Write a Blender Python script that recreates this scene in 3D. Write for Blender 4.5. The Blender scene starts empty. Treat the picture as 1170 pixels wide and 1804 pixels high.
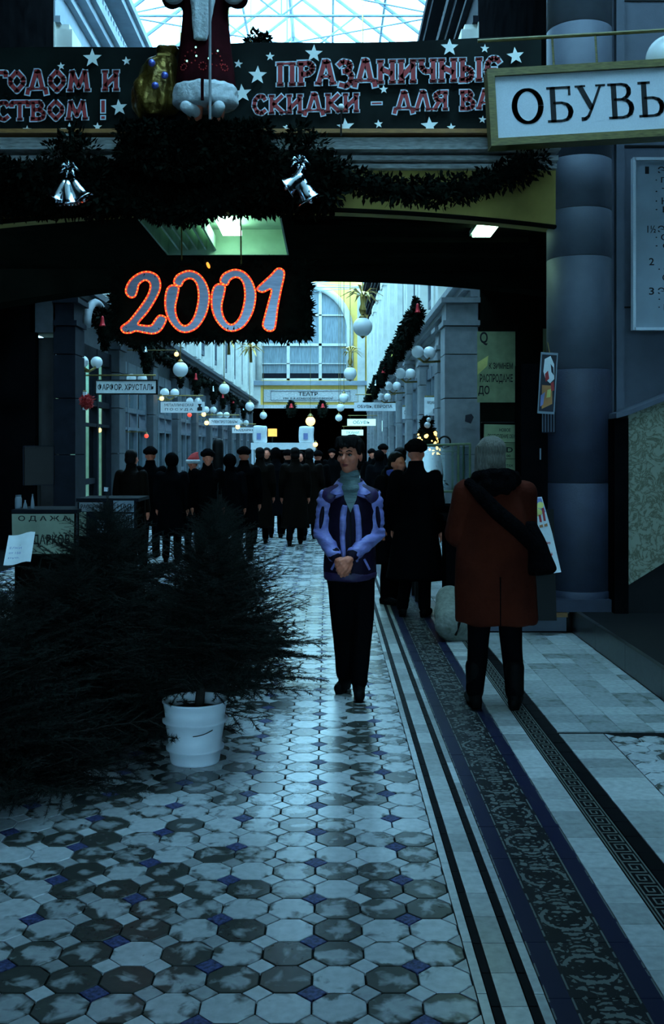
import bpy, bmesh, math, random
from mathutils import Vector, Matrix, noise, Euler

rnd = random.Random(7)
SC = bpy.context.scene
COL = SC.collection
PI = math.pi

# ------------------------------------------------------------------ camera, sky, exposure
cd = bpy.data.cameras.new('camera')
cam = bpy.data.objects.new('camera', cd)
COL.objects.link(cam)
cam.location = (0, 0, 1.6)
cam.rotation_euler = (PI / 2, 0, 0)
cd.sensor_fit = 'VERTICAL'
cd.sensor_height = 36.0
cd.lens = 36.0 * 1824 / 1804
cd.shift_y = -112 / 1804
cd.shift_x = 8 / 1804
cd.clip_end = 300
SC.camera = cam

w = bpy.data.worlds.new('cloudy_sky')
SC.world = w
w.use_nodes = True
wb = w.node_tree.nodes['Background']
wb.inputs[0].default_value = (0.36, 0.71, 0.97, 1)
wb.inputs[1].default_value = 10.0
SC.view_settings.view_transform = 'Standard'
SC.view_settings.look = 'None'
SC.view_settings.gamma = 1
SC.view_settings.exposure = 0.0
SC.view_settings.use_curve_mapping = False
SC.cycles.use_denoising = True
SC.cycles.max_bounces = 6
SC.cycles.transparent_max_bounces = 16
SC.cycles.sample_clamp_indirect = 30

S = 1824.0


def P(u, v, Y):
    """photo pixel + depth -> world point"""
    return Vector(((u - 577) * Y / S, Y, 1.6 - (v - 790) * Y / S))


# ------------------------------------------------------------------ materials
def mat(name, col, rough=0.6, metal=0.0, var=0.25, vs=6.0, emis=None, es=0.0, bump=0.0, bs=40.0, spec=0.5, col2=None,
        stretch=None):
    m = bpy.data.materials.new(name)
    m.use_nodes = True
    nt = m.node_tree
    b = nt.nodes['Principled BSDF']
    b.inputs['Roughness'].default_value = rough
    b.inputs['Metallic'].default_value = metal
    b.inputs['Specular IOR Level'].default_value = spec
    geo = nt.nodes.new('ShaderNodeNewGeometry')
    src = geo.outputs['Position']
    if stretch:
        mp = nt.nodes.new('ShaderNodeMapping')
        mp.inputs['Scale'].default_value = stretch
        nt.links.new(src, mp.inputs['Vector'])
        src = mp.outputs['Vector']
    n = nt.nodes.new('ShaderNodeTexNoise')
    n.inputs['Scale'].default_value = vs
    n.inputs['Detail'].default_value = 4
    nt.links.new(src, n.inputs['Vector'])
    r = nt.nodes.new('ShaderNodeValToRGB')
    c = Vector(col)
    a = c * (1 - var)
    d = Vector(col2) if col2 else c * (1 + var)
    r.color_ramp.elements[0].position = 0.3
    r.color_ramp.elements[1].position = 0.7
    r.color_ramp.elements[0].color = (*a, 1)
    r.color_ramp.elements[1].color = (*[min(1, x) for x in d], 1)
    nt.links.new(n.outputs['Fac'], r.inputs['Fac'])
    nt.links.new(r.outputs['Color'], b.inputs['Base Color'])
    if emis:
        b.inputs['Emission Color'].default_value = (*emis, 1)
        b.inputs['Emission Strength'].default_value = es
    if bump:
        n2 = nt.nodes.new('ShaderNodeTexNoise')
        n2.inputs['Scale'].default_value = bs
        n2.inputs['Detail'].default_value = 3
        nt.links.new(src, n2.inputs['Vector'])
        bp = nt.nodes.new('ShaderNodeBump')
        bp.inputs['Strength'].default_value = bump
        bp.inputs['Distance'].default_value = 0.02
        nt.links.new(n2.outputs['Fac'], bp.inputs['Height'])
        nt.links.new(bp.outputs['Normal'], b.inputs['Normal'])
    return m


def glass_mat(name, tint, gloss=0.08):
    m = bpy.data.materials.new(name)
    m.use_nodes = True
    nt = m.node_tree
    nt.nodes.remove(nt.nodes['Principled BSDF'])
    out = nt.nodes['Material Output']
    t = nt.nodes.new('ShaderNodeBsdfTransparent')
    t.inputs['Color'].default_value = (*tint, 1)
    g = nt.nodes.new('ShaderNodeBsdfGlossy')
    g.inputs['Roughness'].default_value = 0.08
    mx = nt.nodes.new('ShaderNodeMixShader')
    mx.inputs[0].default_value = gloss
    nt.links.new(t.outputs[0], mx.inputs[1])
    nt.links.new(g.outputs[0], mx.inputs[2])
    nt.links.new(mx.outputs[0], out.inputs['Surface'])
    return m


def worn_tile_mat(name, light, dark, bias=0.0, rough=0.27):
    """glazed tile, the glaze rubbed off in blotches; 'rad' is 1 in a tile's centre, 0 on its rim"""
    m = bpy.data.materials.new(name)
    m.use_nodes = True
    nt = m.node_tree
    L = nt.links.new
    b = nt.nodes['Principled BSDF']
    geo = nt.nodes.new('ShaderNodeNewGeometry')
    oi = nt.nodes.new('ShaderNodeObjectInfo')
    add = nt.nodes.new('ShaderNodeMath'); add.operation = 'ADD'
    L(geo.outputs['Random Per Island'], add.inputs[0]); L(oi.outputs['Random'], add.inputs[1])
    fr = nt.nodes.new('ShaderNodeMath'); fr.operation = 'FRACT'
    L(add.outputs[0], fr.inputs[0])
    n = nt.nodes.new('ShaderNodeTexNoise')
    n.noise_dimensions = '4D'
    n.inputs['Scale'].default_value = 13
    n.inputs['Detail'].default_value = 3
    n.inputs['Distortion'].default_value = 0.6
    mul = nt.nodes.new('ShaderNodeMath'); mul.operation = 'MULTIPLY'
    mul.inputs[1].default_value = 40
    L(fr.outputs[0], mul.inputs[0]); L(mul.outputs[0], n.inputs['W'])
    L(geo.outputs['Position'], n.inputs['Vector'])
    at = nt.nodes.new('ShaderNodeAttribute'); at.attribute_name = 'rad'
    m1 = nt.nodes.new('ShaderNodeMath'); m1.operation = 'MULTIPLY_ADD'
    m1.inputs[1].default_value = 0.22
    L(at.outputs['Fac'], m1.inputs[0]); L(n.outputs['Fac'], m1.inputs[2])
    m2 = nt.nodes.new('ShaderNodeMath'); m2.operation = 'MULTIPLY_ADD'
    m2.inputs[1].default_value = 0.36
    L(fr.outputs[0], m2.inputs[0]); L(m1.outputs[0], m2.inputs[2])
    r = nt.nodes.new('ShaderNodeValToRGB')
    e = r.color_ramp.elements
    e[0].position = 0.63 - bias; e[0].color = (*dark, 1)
    e[1].position = 0.755 - bias; e[1].color = (*light, 1)
    L(m2.outputs[0], r.inputs['Fac'])
    n2 = nt.nodes.new('ShaderNodeTexNoise')
    n2.inputs['Scale'].default_value = 30
    n2.inputs['Detail'].default_value = 5
    L(geo.outputs['Position'], n2.inputs['Vector'])
    mx = nt.nodes.new('ShaderNodeMix'); mx.data_type = 'RGBA'; mx.blend_type = 'MULTIPLY'
    mx.inputs[0].default_value = 0.55
    L(r.outputs['Color'], mx.inputs[6]); L(n2.outputs['Fac'], mx.inputs[7])
    # each tile its own tone
    hs = nt.nodes.new('ShaderNodeHueSaturation')
    m3 = nt.nodes.new('ShaderNodeMath'); m3.operation = 'MULTIPLY_ADD'
    m3.inputs[1].default_value = 0.65; m3.inputs[2].default_value = 0.82
    L(fr.outputs[0], m3.inputs[0]); L(m3.outputs[0], hs.inputs['Value'])
    L(mx.outputs[2], hs.inputs['Color'])
    L(hs.outputs['Color'], b.inputs['Base Color'])
    b.inputs['Roughness'].default_value = rough
    b.inputs['Specular IOR Level'].default_value = 0.5
    return m


def ornament_mat(name):
    """dark blue encaustic border tile with a light scroll print between two light lines (uses UV)"""
    m = bpy.data.materials.new(name)
    m.use_nodes = True
    nt = m.node_tree
    L = nt.links.new
    b = nt.nodes['Principled BSDF']
    geo = nt.nodes.new('ShaderNodeUVMap')
    sep = nt.nodes.new('ShaderNodeSeparateXYZ')
    L(geo.outputs[0], sep.inputs[0])

    def M(op, a, c=None, d=None):
        x = nt.nodes.new('ShaderNodeMath'); x.operation = op
        for i, q in enumerate((a, c, d)):
            if q is None:
                continue
            if isinstance(q, (int, float)):
                x.inputs[i].default_value = q
            else:
                L(q, x.inputs[i])
        return x.outputs[0]
    U, V = sep.outputs[0], sep.outputs[1]
    ax = M('ABSOLUTE', M('SUBTRACT', U, 0.5))               # 0 centre .. .5 edge
    ay = M('ABSOLUTE', M('SUBTRACT', V, 0.5))
    d = M('SQRT', M('ADD', M('MULTIPLY', ax, ax), M('MULTIPLY', M('MULTIPLY', ay, ay), 0.9)))
    ring = M('LESS_THAN', M('ABSOLUTE', M('SUBTRACT', d, 0.23)), 0.02)
    cmb = nt.nodes.new('ShaderNodeCombineXYZ')
    L(ax, cmb.inputs[0]); L(ay, cmb.inputs[1])
    vo = nt.nodes.new('ShaderNodeTexVoronoi')
    vo.feature = 'DISTANCE_TO_EDGE'
    vo.inputs['Scale'].default_value = 11
    nz = nt.nodes.new('ShaderNodeTexNoise'); nz.inputs['Scale'].default_value = 9
    L(cmb.outputs[0], nz.inputs['Vector'])
    vm = nt.nodes.new('ShaderNodeVectorMath'); vm.operation = 'MULTIPLY_ADD'
    vm.inputs[1].default_value = (0.12, 0.12, 0.12)
    L(nz.outputs['Color'], vm.inputs[0]); L(cmb.outputs[0], vm.inputs[2])
    L(vm.outputs[0], vo.inputs['Vector'])
    scroll = M('GREATER_THAN', vo.outputs['Distance'], 0.17)
    inner = M('LESS_THAN', ax, 0.255)
    pat = M('MULTIPLY', M('MAXIMUM', ring, scroll), inner)
    line = M('LESS_THAN', M('ABSOLUTE', M('SUBTRACT', ax, 0.285)), 0.009)
    edge = M('GREATER_THAN', ax, 0.485)
    msk = M('MAXIMUM', M('MAXIMUM', pat, line), edge)
    g2 = nt.nodes.new('ShaderNodeNewGeometry')
    wn = nt.nodes.new('ShaderNodeTexNoise'); wn.inputs['Scale'].default_value = 14; wn.inputs['Detail'].default_value = 5
    L(g2.outputs['Position'], wn.inputs['Vector'])
    wr = M('GREATER_THAN', wn.outputs['Fac'], 0.46)
    msk = M('MULTIPLY', msk, wr)
    side = M('GREATER_THAN', ax, 0.3)
    base = nt.nodes.new('ShaderNodeMix'); base.data_type = 'RGBA'
    base.inputs[6].default_value = (0.009, 0.010, 0.011, 1); base.inputs[7].default_value = (0.010, 0.011, 0.034, 1)
    L(side, base.inputs[0])
    mx = nt.nodes.new('ShaderNodeMix'); mx.data_type = 'RGBA'
    mx.inputs[7].default_value = (0.13, 0.14, 0.13, 1)
    L(msk, mx.inputs[0]); L(base.outputs[2], mx.inputs[6])
    L(mx.outputs[2], b.inputs['Base Color'])
    b.inputs['Roughness'].default_value = 0.42
    b.inputs['Specular IOR Level'].default_value = 0.08
    return m


def marble_mat(name, c1, c2):
    m = mat(name, c1, 0.3)
    nt = m.node_tree
    b = nt.nodes['Principled BSDF']
    geo = nt.nodes.new('ShaderNodeNewGeometry')
    v = nt.nodes.new('ShaderNodeTexNoise')
    v.inputs['Scale'].default_value = 8; v.inputs['Detail'].default_value = 9; v.inputs['Roughness'].default_value = 0.7; v.inputs['Distortion'].default_value = 1.2
    nt.links.new(geo.outputs['Position'], v.inputs['Vector'])
    r = nt.nodes.new('ShaderNodeValToRGB')
    e = r.color_ramp.elements
    e[0].position = 0.44; e[0].color = (*c1, 1)
    e[1].position = 0.55; e[1].color = (*c1, 1)
    x = e.new(0.5); x.color = (*c2, 1)
    nt.links.new(v.outputs['Fac'], r.inputs['Fac'])
    nt.links.new(r.outputs['Color'], b.inputs['Base Color'])
    return m


M = {}
M['oct'] = worn_tile_mat('worn_octagon_glaze', (0.52, 0.54, 0.55), (0.072, 0.076, 0.066), -0.045)
M['dia'] = worn_tile_mat('worn_diamond_glaze', (0.54, 0.56, 0.57), (0.16, 0.165, 0.145), 0.22)
M['dia_blue'] = mat('blue_diamond_glaze', (0.020, 0.022, 0.10), 0.45, var=0.8, vs=70, spec=0.2, col2=(0.10, 0.12, 0.30))
M['cream'] = worn_tile_mat('cream_border_glaze', (0.50, 0.52, 0.51), (0.15, 0.155, 0.135), 0.36)
M['square'] = worn_tile_mat('square_glaze', (0.42, 0.45, 0.45), (0.27, 0.30, 0.275), 0.14)
M['blackt'] = mat('black_strip_glaze', (0.004, 0.004, 0.005), 0.6, spec=0.04)
M['orn'] = ornament_mat('scroll_border_print')
M['key'] = mat('key_pattern_line', (0.13, 0.14, 0.12), 0.5, vs=30)
M['grout'] = mat('dark_grout', (0.012, 0.013, 0.013), 0.9, vs=20, spec=0.0)
M['farfloor'] = mat('distant_tiled_floor', (0.25, 0.26, 0.26), 0.4, vs=9, var=0.35)
M['blue_stone'] = mat('blue_grey_painted_stone', (0.088, 0.100, 0.132), 0.65, vs=9, var=0.08, bump=0.06, bs=90)
M['blue_stone_dark'] = mat('dark_blue_painted_stone', (0.020, 0.025, 0.048), 0.65, vs=5, var=0.25, bump=0.15, bs=60)  # darker blue for the lower drums and base block
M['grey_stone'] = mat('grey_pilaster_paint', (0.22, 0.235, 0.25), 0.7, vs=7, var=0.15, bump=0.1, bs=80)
M['white_facade'] = mat('white_facade_plaster', (0.66, 0.66, 0.60), 0.7, vs=3, var=0.12)
M['blue_facade'] = mat('pale_blue_facade_plaster', (0.26, 0.31, 0.36), 0.7, vs=3, var=0.15)
M['yellow_plaster'] = mat('ochre_plaster', (0.36, 0.265, 0.055), 0.75, vs=4, var=0.2)
M['theatre_yellow'] = mat('theatre_yellow_plaster', (0.95, 0.60, 0.14), 0.75, vs=2, var=0.1)
M['cornice'] = mat('weathered_white_cornice', (0.50, 0.51, 0.50), 0.7, vs=12, var=0.4, stretch=(1, 1, 6))
M['dark_wall'] = mat('shade_black_wall', (0.0035, 0.0035, 0.004), 0.85, vs=3, var=0.4, spec=0.0)  # deep shade put into the colour as near black
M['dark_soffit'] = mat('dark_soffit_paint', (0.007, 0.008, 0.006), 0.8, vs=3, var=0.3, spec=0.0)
M['soffit_light'] = mat('pale_coffer_paint', (0.34, 0.48, 0.36), 0.7, vs=5, var=0.15)
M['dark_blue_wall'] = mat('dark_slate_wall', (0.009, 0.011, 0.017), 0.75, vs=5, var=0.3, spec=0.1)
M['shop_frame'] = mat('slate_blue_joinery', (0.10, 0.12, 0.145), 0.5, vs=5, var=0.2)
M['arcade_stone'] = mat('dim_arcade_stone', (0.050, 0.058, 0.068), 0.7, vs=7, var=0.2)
M['marble'] = marble_mat('veined_green_marble', (0.30, 0.32, 0.24), (0.09, 0.09, 0.05))
M['black_stone'] = mat('black_polished_stone', (0.006, 0.006, 0.007), 0.6, vs=6, spec=0.2)
M['kerb'] = marble_mat('dark_veined_kerb_stone', (0.028, 0.030, 0.030), (0.012, 0.012, 0.012))
M['steel'] = mat('roof_steel', (0.26, 0.36, 0.44), 0.5, vs=3)
M['roofglass'] = glass_mat('roof_glass', (0.90, 0.97, 0.99), 0.04)
M['shopglass'] = glass_mat('shop_glass', (0.75, 0.85, 0.85), 0.10)
M['black'] = mat('black_paint', (0.004, 0.004, 0.004), 0.6, spec=0.25)
M['near_black'] = mat('dark_lettering', (0.008, 0.008, 0.010), 0.6, spec=0.3)
M['grey_text'] = mat('blue_grey_lettering', (0.10, 0.14, 0.18), 0.6)
M['olive_wood'] = mat('olive_brown_wood', (0.16, 0.13, 0.035), 0.5, vs=14, var=0.4, stretch=(1, 8, 8), bump=0.2)
M['wood'] = mat('orange_wood_board', (0.30, 0.13, 0.03), 0.5, vs=12, var=0.35, stretch=(1, 8, 8))
M['sign_white'] = mat('white_sign_face', (0.62, 0.66, 0.72), 0.45, vs=120, var=0.06)
M['sign_board'] = mat('pale_hanging_sign_face', (0.72, 0.74, 0.75), 0.5, vs=10, var=0.08)
M['lit_sign'] = mat('lit_sign_face', (0.7, 0.85, 0.8), 0.5, emis=(0.55, 1.0, 0.85), es=0.75)
M['paper'] = mat('white_paper', (0.80, 0.84, 0.85), 0.6, vs=20, var=0.05)
M['green_paper'] = mat('pale_green_notice_paper', (0.24, 0.29, 0.15), 0.7, vs=8, var=0.15)
M['cloth_sign'] = mat('cream_cloth_sign', (0.30, 0.34, 0.25), 0.8, vs=4, var=0.2)
M['banner'] = mat('black_green_banner_cloth', (0.006, 0.010, 0.009), 0.6, vs=2.5, var=0.6, spec=0.08)
M['star'] = mat('white_star_print', (0.92, 0.98, 0.92), 0.6, vs=30, var=0.06)
M['outline'] = mat('pale_letter_outline', (0.62, 0.72, 0.80), 0.6, vs=30, var=0.06)
M['red_letter'] = mat('red_letter_fill', (0.33, 0.020, 0.022), 0.6, vs=10, var=0.25)
M['foil'] = mat('brushed_silver_foil', (0.34, 0.36, 0.45), 0.30, 1.0, vs=10, var=0.2, stretch=(1, 1, 8))
M['rope_red'] = mat('red_rope_light', (0.9, 0.10, 0.04), 0.4, emis=(1.0, 0.055, 0.018), es=1.35)
M['bulb_yellow'] = mat('orange_bulb', (1, 0.6, 0.1), 0.4, emis=(1.0, 0.30, 0.03), es=2.0)
M['warm_bulb'] = mat('warm_bulb', (1, 0.7, 0.3), 0.4, emis=(1.0, 0.62, 0.16), es=3.2)
M['red_bulb'] = mat('red_bulb', (0.9, 0.1, 0.05), 0.4, emis=(1.0, 0.08, 0.04), es=0.8)
M['cyan_bulb'] = mat('cold_green_lamp', (0.5, 1, 0.8), 0.4, emis=(0.35, 1.0, 0.75), es=2.0)
M['tube_lamp'] = mat('fluorescent_tube', (0.8, 1, 0.9), 0.4, emis=(0.50, 1.0, 0.72), es=16.0)
M['globe'] = mat('milk_glass_globe', (0.82, 0.84, 0.84), 0.22, vs=4, var=0.04)
M['brass'] = mat('dull_brass', (0.25, 0.18, 0.06), 0.4, 0.8, vs=20)
M['gold'] = mat('gold_foil', (0.62, 0.42, 0.12), 0.3, 0.85, vs=8, var=0.3, bump=0.5, bs=25)
M['gold_dark'] = mat('crumpled_gold_cloth', (0.17, 0.105, 0.02), 0.34, 0.7, vs=9, var=0.6, bump=0.9, bs=16)
M['silver'] = mat('silver_bell_metal', (0.75, 0.84, 0.92), 0.18, 1.0, vs=4, var=0.1)
M['red_bell'] = mat('red_bell_metal', (0.65, 0.02, 0.03), 0.3, 0.3, vs=4)
M['gold_bell'] = mat('gold_bell_metal', (0.9, 0.66, 0.12), 0.3, 0.5, vs=4)
M['blue_bauble'] = mat('blue_bauble', (0.18, 0.22, 0.75), 0.15, 0.5, vs=4)
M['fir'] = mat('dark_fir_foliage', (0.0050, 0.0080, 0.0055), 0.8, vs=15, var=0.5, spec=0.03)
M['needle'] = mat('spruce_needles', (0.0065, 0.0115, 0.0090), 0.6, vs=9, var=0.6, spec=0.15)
M['bark'] = mat('spruce_bark', (0.015, 0.011, 0.008), 0.9, vs=30, var=0.4, bump=0.4)
M['bucket'] = mat('white_bucket_paint', (0.84, 0.87, 0.92), 0.40, vs=4.5, var=0.08, stretch=(1, 1, 0.35))
M['soil'] = mat('dark_soil', (0.01, 0.008, 0.006), 0.95, vs=40)
M['skin'] = mat('skin', (0.74, 0.205, 0.115), 0.5, vs=30, var=0.12)
M['lips'] = mat('lips', (0.30, 0.05, 0.05), 0.45, vs=40)
M['eye_white'] = mat('eye_white', (0.26, 0.25, 0.24), 0.3)
M['hair_dark'] = mat('dark_brown_hair', (0.004, 0.003, 0.003), 0.6, vs=60, var=0.5, stretch=(3, 3, 0.4), bump=0.4, bs=90, spec=0.1)
M['hair_grey'] = mat('ash_blonde_hair', (0.16, 0.145, 0.115), 0.5, vs=40, var=0.6, stretch=(5, 5, 0.3), bump=0.6, bs=60)
M['lavender'] = mat('lavender_nylon', (0.27, 0.25, 0.60), 0.42, vs=12, var=0.25, bump=0.7, bs=13, stretch=(1, 1, 2.0))
M['purple'] = mat('dark_purple_nylon', (0.010, 0.005, 0.017), 0.6, vs=8, var=0.4, bump=0.5, bs=14, spec=0.1)
M['purple_yoke'] = mat('plum_nylon', (0.035, 0.015, 0.065), 0.5, vs=8, var=0.3, bump=0.5, bs=14)
M['sweater'] = mat('grey_green_knit', (0.17, 0.24, 0.24), 0.85, vs=20, var=0.2, bump=0.8, bs=70, stretch=(0.4, 0.4, 3))
M['trouser'] = mat('black_trouser_cloth', (0.0025, 0.0025, 0.003), 0.9, vs=10, spec=0.02)
M['shoe'] = mat('black_leather', (0.003, 0.003, 0.003), 0.6, spec=0.06)
M['red_coat'] = mat('rust_red_wool', (0.062, 0.0095, 0.0040), 0.9, vs=5, var=0.3, bump=0.35, bs=30, spec=0.1)
M['fur'] = mat('dark_fur', (0.004, 0.0035, 0.004), 0.95, vs=60, var=0.6, bump=1.0, bs=90, spec=0.02)
M['dark_coat'] = mat('black_wool', (0.0022, 0.0022, 0.0026), 0.9, vs=6, spec=0.02)
M['dark_coat2'] = mat('charcoal_wool', (0.0035, 0.0037, 0.0048), 0.9, vs=6, spec=0.02)
M['brown_coat'] = mat('dark_brown_leather', (0.005, 0.003, 0.002), 0.7, vs=6, spec=0.04)
M['blue_scarf'] = mat('blue_scarf_wool', (0.06, 0.08, 0.40), 0.8, vs=30)
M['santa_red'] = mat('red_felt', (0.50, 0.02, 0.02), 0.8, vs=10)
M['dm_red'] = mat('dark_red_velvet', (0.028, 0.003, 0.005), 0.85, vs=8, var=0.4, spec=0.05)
M['dm_white'] = mat('white_plush', (0.62, 0.66, 0.68), 0.9, vs=20, var=0.12, bump=0.5, bs=40)
M['grey_pad'] = mat('grey_felt', (0.19, 0.20, 0.17), 0.9, vs=30, var=0.25, bump=0.3)
M['green_tube'] = mat('pale_green_metal_tube', (0.20, 0.27, 0.15), 0.45, vs=10)
M['candle'] = mat('red_print', (0.45, 0.03, 0.03), 0.6)
M['yellow_print'] = mat('yellow_print', (0.72, 0.66, 0.20), 0.6)
M['blue_print'] = mat('violet_blue_print', (0.22, 0.26, 0.52), 0.6, vs=6)
M['pict_dark'] = mat('dark_print', (0.012, 0.012, 0.022), 0.6)
M['orange_print'] = mat('orange_print', (0.50, 0.20, 0.06), 0.6)
M['lit_green'] = mat('lit_green_interior', (0.3, 0.5, 0.35), 0.7, emis=(0.15, 0.26, 0.18), es=0.8)
M['lit_amber'] = mat('lit_amber_interior', (0.4, 0.25, 0.15), 0.7, emis=(0.34, 0.19, 0.10), es=0.35)
M['dim_int'] = mat('dim_shop_interior', (0.02, 0.02, 0.022), 0.8, vs=3, var=0.6)
M['amber_panel'] = mat('lit_amber_panel', (0.8, 0.5, 0.1), 0.5, emis=(1.0, 0.45, 0.05), es=0.9)


# ------------------------------------------------------------------ mesh builder
class MB:
    def __init__(s):
        s.v = []; s.f = []; s.m = []; s.att = {}

    def add(s, vs, fs, m=0):
        o = len(s.v)
        s.v += [tuple(x) for x in vs]
        for f in fs:
            s.f.append(tuple(i + o for i in f)); s.m.append(m)
        return o

    def bx(s, x0, x1, y0, y1, z0, z1, m=0, mtx=None):
        vs = [Vector(p) for p in ((x0, y0, z0), (x1, y0, z0), (x1, y1, z0), (x0, y1, z0),
                                  (x0, y0, z1), (x1, y0, z1), (x1, y1, z1), (x0, y1, z1))]
        if mtx:
            vs = [mtx @ p for p in vs]
        s.add(vs, [(0, 3, 2, 1), (4, 5, 6, 7), (0, 1, 5, 4), (1, 2, 6, 5), (2, 3, 7, 6), (3, 0, 4, 7)], m)

    def quad(s, a, b, c, d, m=0):
        s.add([a, b, c, d], [(0, 1, 2, 3)], m)

    def tube(s, pts, r, n=8, closed=False, m=0, cap=True):
        pts = [Vector(p) for p in pts]
        k = len(pts)
        rs = r if isinstance(r, (list, tuple)) else [r] * k
        up = Vector((0, 0, 1))
        vs = []
        prev = None
        for i, p in enumerate(pts):
            if closed:
                t = pts[(i + 1) % k] - pts[i - 1]
            else:
                t = pts[min(i + 1, k - 1)] - pts[max(i - 1, 0)]
            if t.length < 1e-9:
                t = Vector((0, 0, 1))
            t.normalize()
            if prev is None:
                a = t.orthogonal().normalized()
            else:
                a = (prev - t * prev.dot(t))
                a = a.normalized() if a.length > 1e-6 else t.orthogonal().normalized()
            prev = a
            b = t.cross(a)
            for j in range(n):
                q = 2 * PI * j / n
                vs.append(p + (a * math.cos(q) + b * math.sin(q)) * rs[i])
        fs = []
        lim = k if closed else k - 1
        for i in range(lim):
            i2 = (i + 1) % k
            for j in range(n):
                j2 = (j + 1) % n
                fs.append((i * n + j, i * n + j2, i2 * n + j2, i2 * n + j))
        if not closed and cap:
            fs.append(tuple(range(n - 1, -1, -1)))
            fs.append(tuple((k - 1) * n + j for j in range(n)))
        s.add(vs, fs, m)

    def lathe(s, prof, n=20, c=(0, 0, 0), m=0, mtx=None, capb=True, capt=True):
        c = Vector(c)
        vs = []
        for (r, z) in prof:
            for j in range(n):
                q = 2 * PI * j / n
                p = Vector((r * math.cos(q), r * math.sin(q), z))
                vs.append((mtx @ p if mtx else p) + c)
        fs = []
        for i in range(len(prof) - 1):
            for j in range(n):
                j2 = (j + 1) % n
                fs.append((i * n + j, i * n + j2, (i + 1) * n + j2, (i + 1) * n + j))
        if capb:
            fs.append(tuple(range(n - 1, -1, -1)))
        if capt:
            fs.append(tuple((len(prof) - 1) * n + j for j in range(n)))
        s.add(vs, fs, m)

    def ell(s, c, r, nu=14, nv=9, m=0, rot=None):
        c = Vector(c)
        if isinstance(r, (int, float)):
            r = (r, r, r)
        R = Euler(rot).to_matrix() if rot else None
        vs = []
        def T(x, y, z):
            p = Vector((x * r[0], y * r[1], z * r[2]))
            return (R @ p if R else p) + c
        vs.append(T(0, 0, -1))
        for i in range(1, nv):
            a = -PI / 2 + PI * i / nv
            for j in range(nu):
                q = 2 * PI * j / nu
                vs.append(T(math.cos(a) * math.cos(q), math.cos(a) * math.sin(q), math.sin(a)))
        vs.append(T(0, 0, 1))
        fs = []
        for j in range(nu):
            fs.append((0, 1 + (j + 1) % nu, 1 + j))
        for i in range(nv - 2):
            for j in range(nu):
                a = 1 + i * nu
                fs.append((a + j, a + (j + 1) % nu, a + nu + (j + 1) % nu, a + nu + j))
        t = len(vs) - 1
        a = 1 + (nv - 2) * nu
        for j in range(nu):
            fs.append((a + j, a + (j + 1) % nu, t))
        s.add(vs, fs, m)

    def caps(s, p0, p1, r0, r1, n=12, m=0):
        """tapered capsule"""
        p0 = Vector(p0); p1 = Vector(p1)
        d = p1 - p0
        L = d.length
        q = Vector((0, 0, 1)).rotation_difference(d.normalized()) if L > 1e-6 else None
        prof = []
        for i in range(1, 5):
            a = PI / 2 * i / 4
            prof.append((r0 * math.sin(a), -r0 * math.cos(a)))
        for i in range(0, 4):
            a = PI / 2 * i / 4
            prof.append((r1 * math.cos(a), L + r1 * math.sin(a)))
        s.lathe(prof, n, p0, m, q.to_matrix() if q else None)

    def loft(s, secs, n=20, m=0):
        """secs: (z, cx, cy, rx, ry)"""
        vs = []
        for (z, cx, cy, rx, ry) in secs:
            for j in range(n):
                q = 2 * PI * j / n
                vs.append((cx + rx * math.cos(q), cy + ry * math.sin(q), z))
        fs = []
        for i in range(len(secs) - 1):
            for j in range(n):
                j2 = (j + 1) % n
                fs.append((i * n + j, i * n + j2, (i + 1) * n + j2, (i + 1) * n + j))
        fs.append(tuple(range(n - 1, -1, -1)))
        fs.append(tuple((len(secs) - 1) * n + j for j in range(n)))
        s.add(vs, fs, m)

    def prism(s, poly, y0, y1, m=0):
        """polygon of (x, z) extruded from y0 (front) to y1"""
        n = len(poly)
        area = sum(poly[i][0] * poly[(i + 1) % n][1] - poly[(i + 1) % n][0] * poly[i][1] for i in range(n))
        if area < 0:
            poly = poly[::-1]
        vs = [(x, y0, z) for x, z in poly] + [(x, y1, z) for x, z in poly]
        fs = [tuple(range(n)), tuple(range(2 * n - 1, n - 1, -1))]
        for i in range(n):
            j = (i + 1) % n
            fs.append((j, i, n + i, n + j))
        s.add(vs, fs, m)

    def mesh(s, name, mats, smooth=False):
        me = bpy.data.meshes.new(name)
        me.from_pydata(s.v, [], s.f)
        ms = mats if isinstance(mats, (list, tuple)) else [mats]
        for q in ms:
            me.materials.append(q)
        if len(ms) > 1:
            me.polygons.foreach_set('material_index', s.m)
        if smooth:
            me.polygons.foreach_set('use_smooth', [True] * len(me.polygons))
        me.update()
        return me

    def build(s, name, mats, parent=None, smooth=False, loc=None, rot=None):
        return link(name, s.mesh(name, mats, smooth), parent, loc, rot)


def link(name, me, parent=None, loc=None, rot=None):
    o = bpy.data.objects.new(name, me)
    COL.objects.link(o)
    if parent:
        o.parent = parent
    if loc is not None:
        o.location = loc
    if rot is not None:
        o.rotation_euler = rot
    return o


def tag(o, label, cat, group=None):
    o['label'] = label
    o['category'] = cat
    if group:
        o['group'] = group
    return o


def thing(name, label, cat, loc=(0, 0, 0), rz=0, group=None, rot=None):
    o = link(name, None, None, loc, rot or (0, 0, rz))
    return tag(o, label, cat, group)


def struct(o):
    o['kind'] = 'structure'
    return o


def stuff(o):
    o['kind'] = 'stuff'
    return o


KIDS = {}


def dup(root, loc, rz=None, label=None, scale=None):
    r = root.copy(); COL.objects.link(r)
    r.location = loc
    if rz is not None:
        r.rotation_euler = (0, 0, rz)
    if scale:
        r.scale = (scale,) * 3
    if label:
        r['label'] = label
    for ch in list(root.children):
        c = ch.copy(); COL.objects.link(c); c.parent = r
        for g in list(ch.children):
            d = g.copy(); COL.objects.link(d); d.parent = c
    return r


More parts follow.
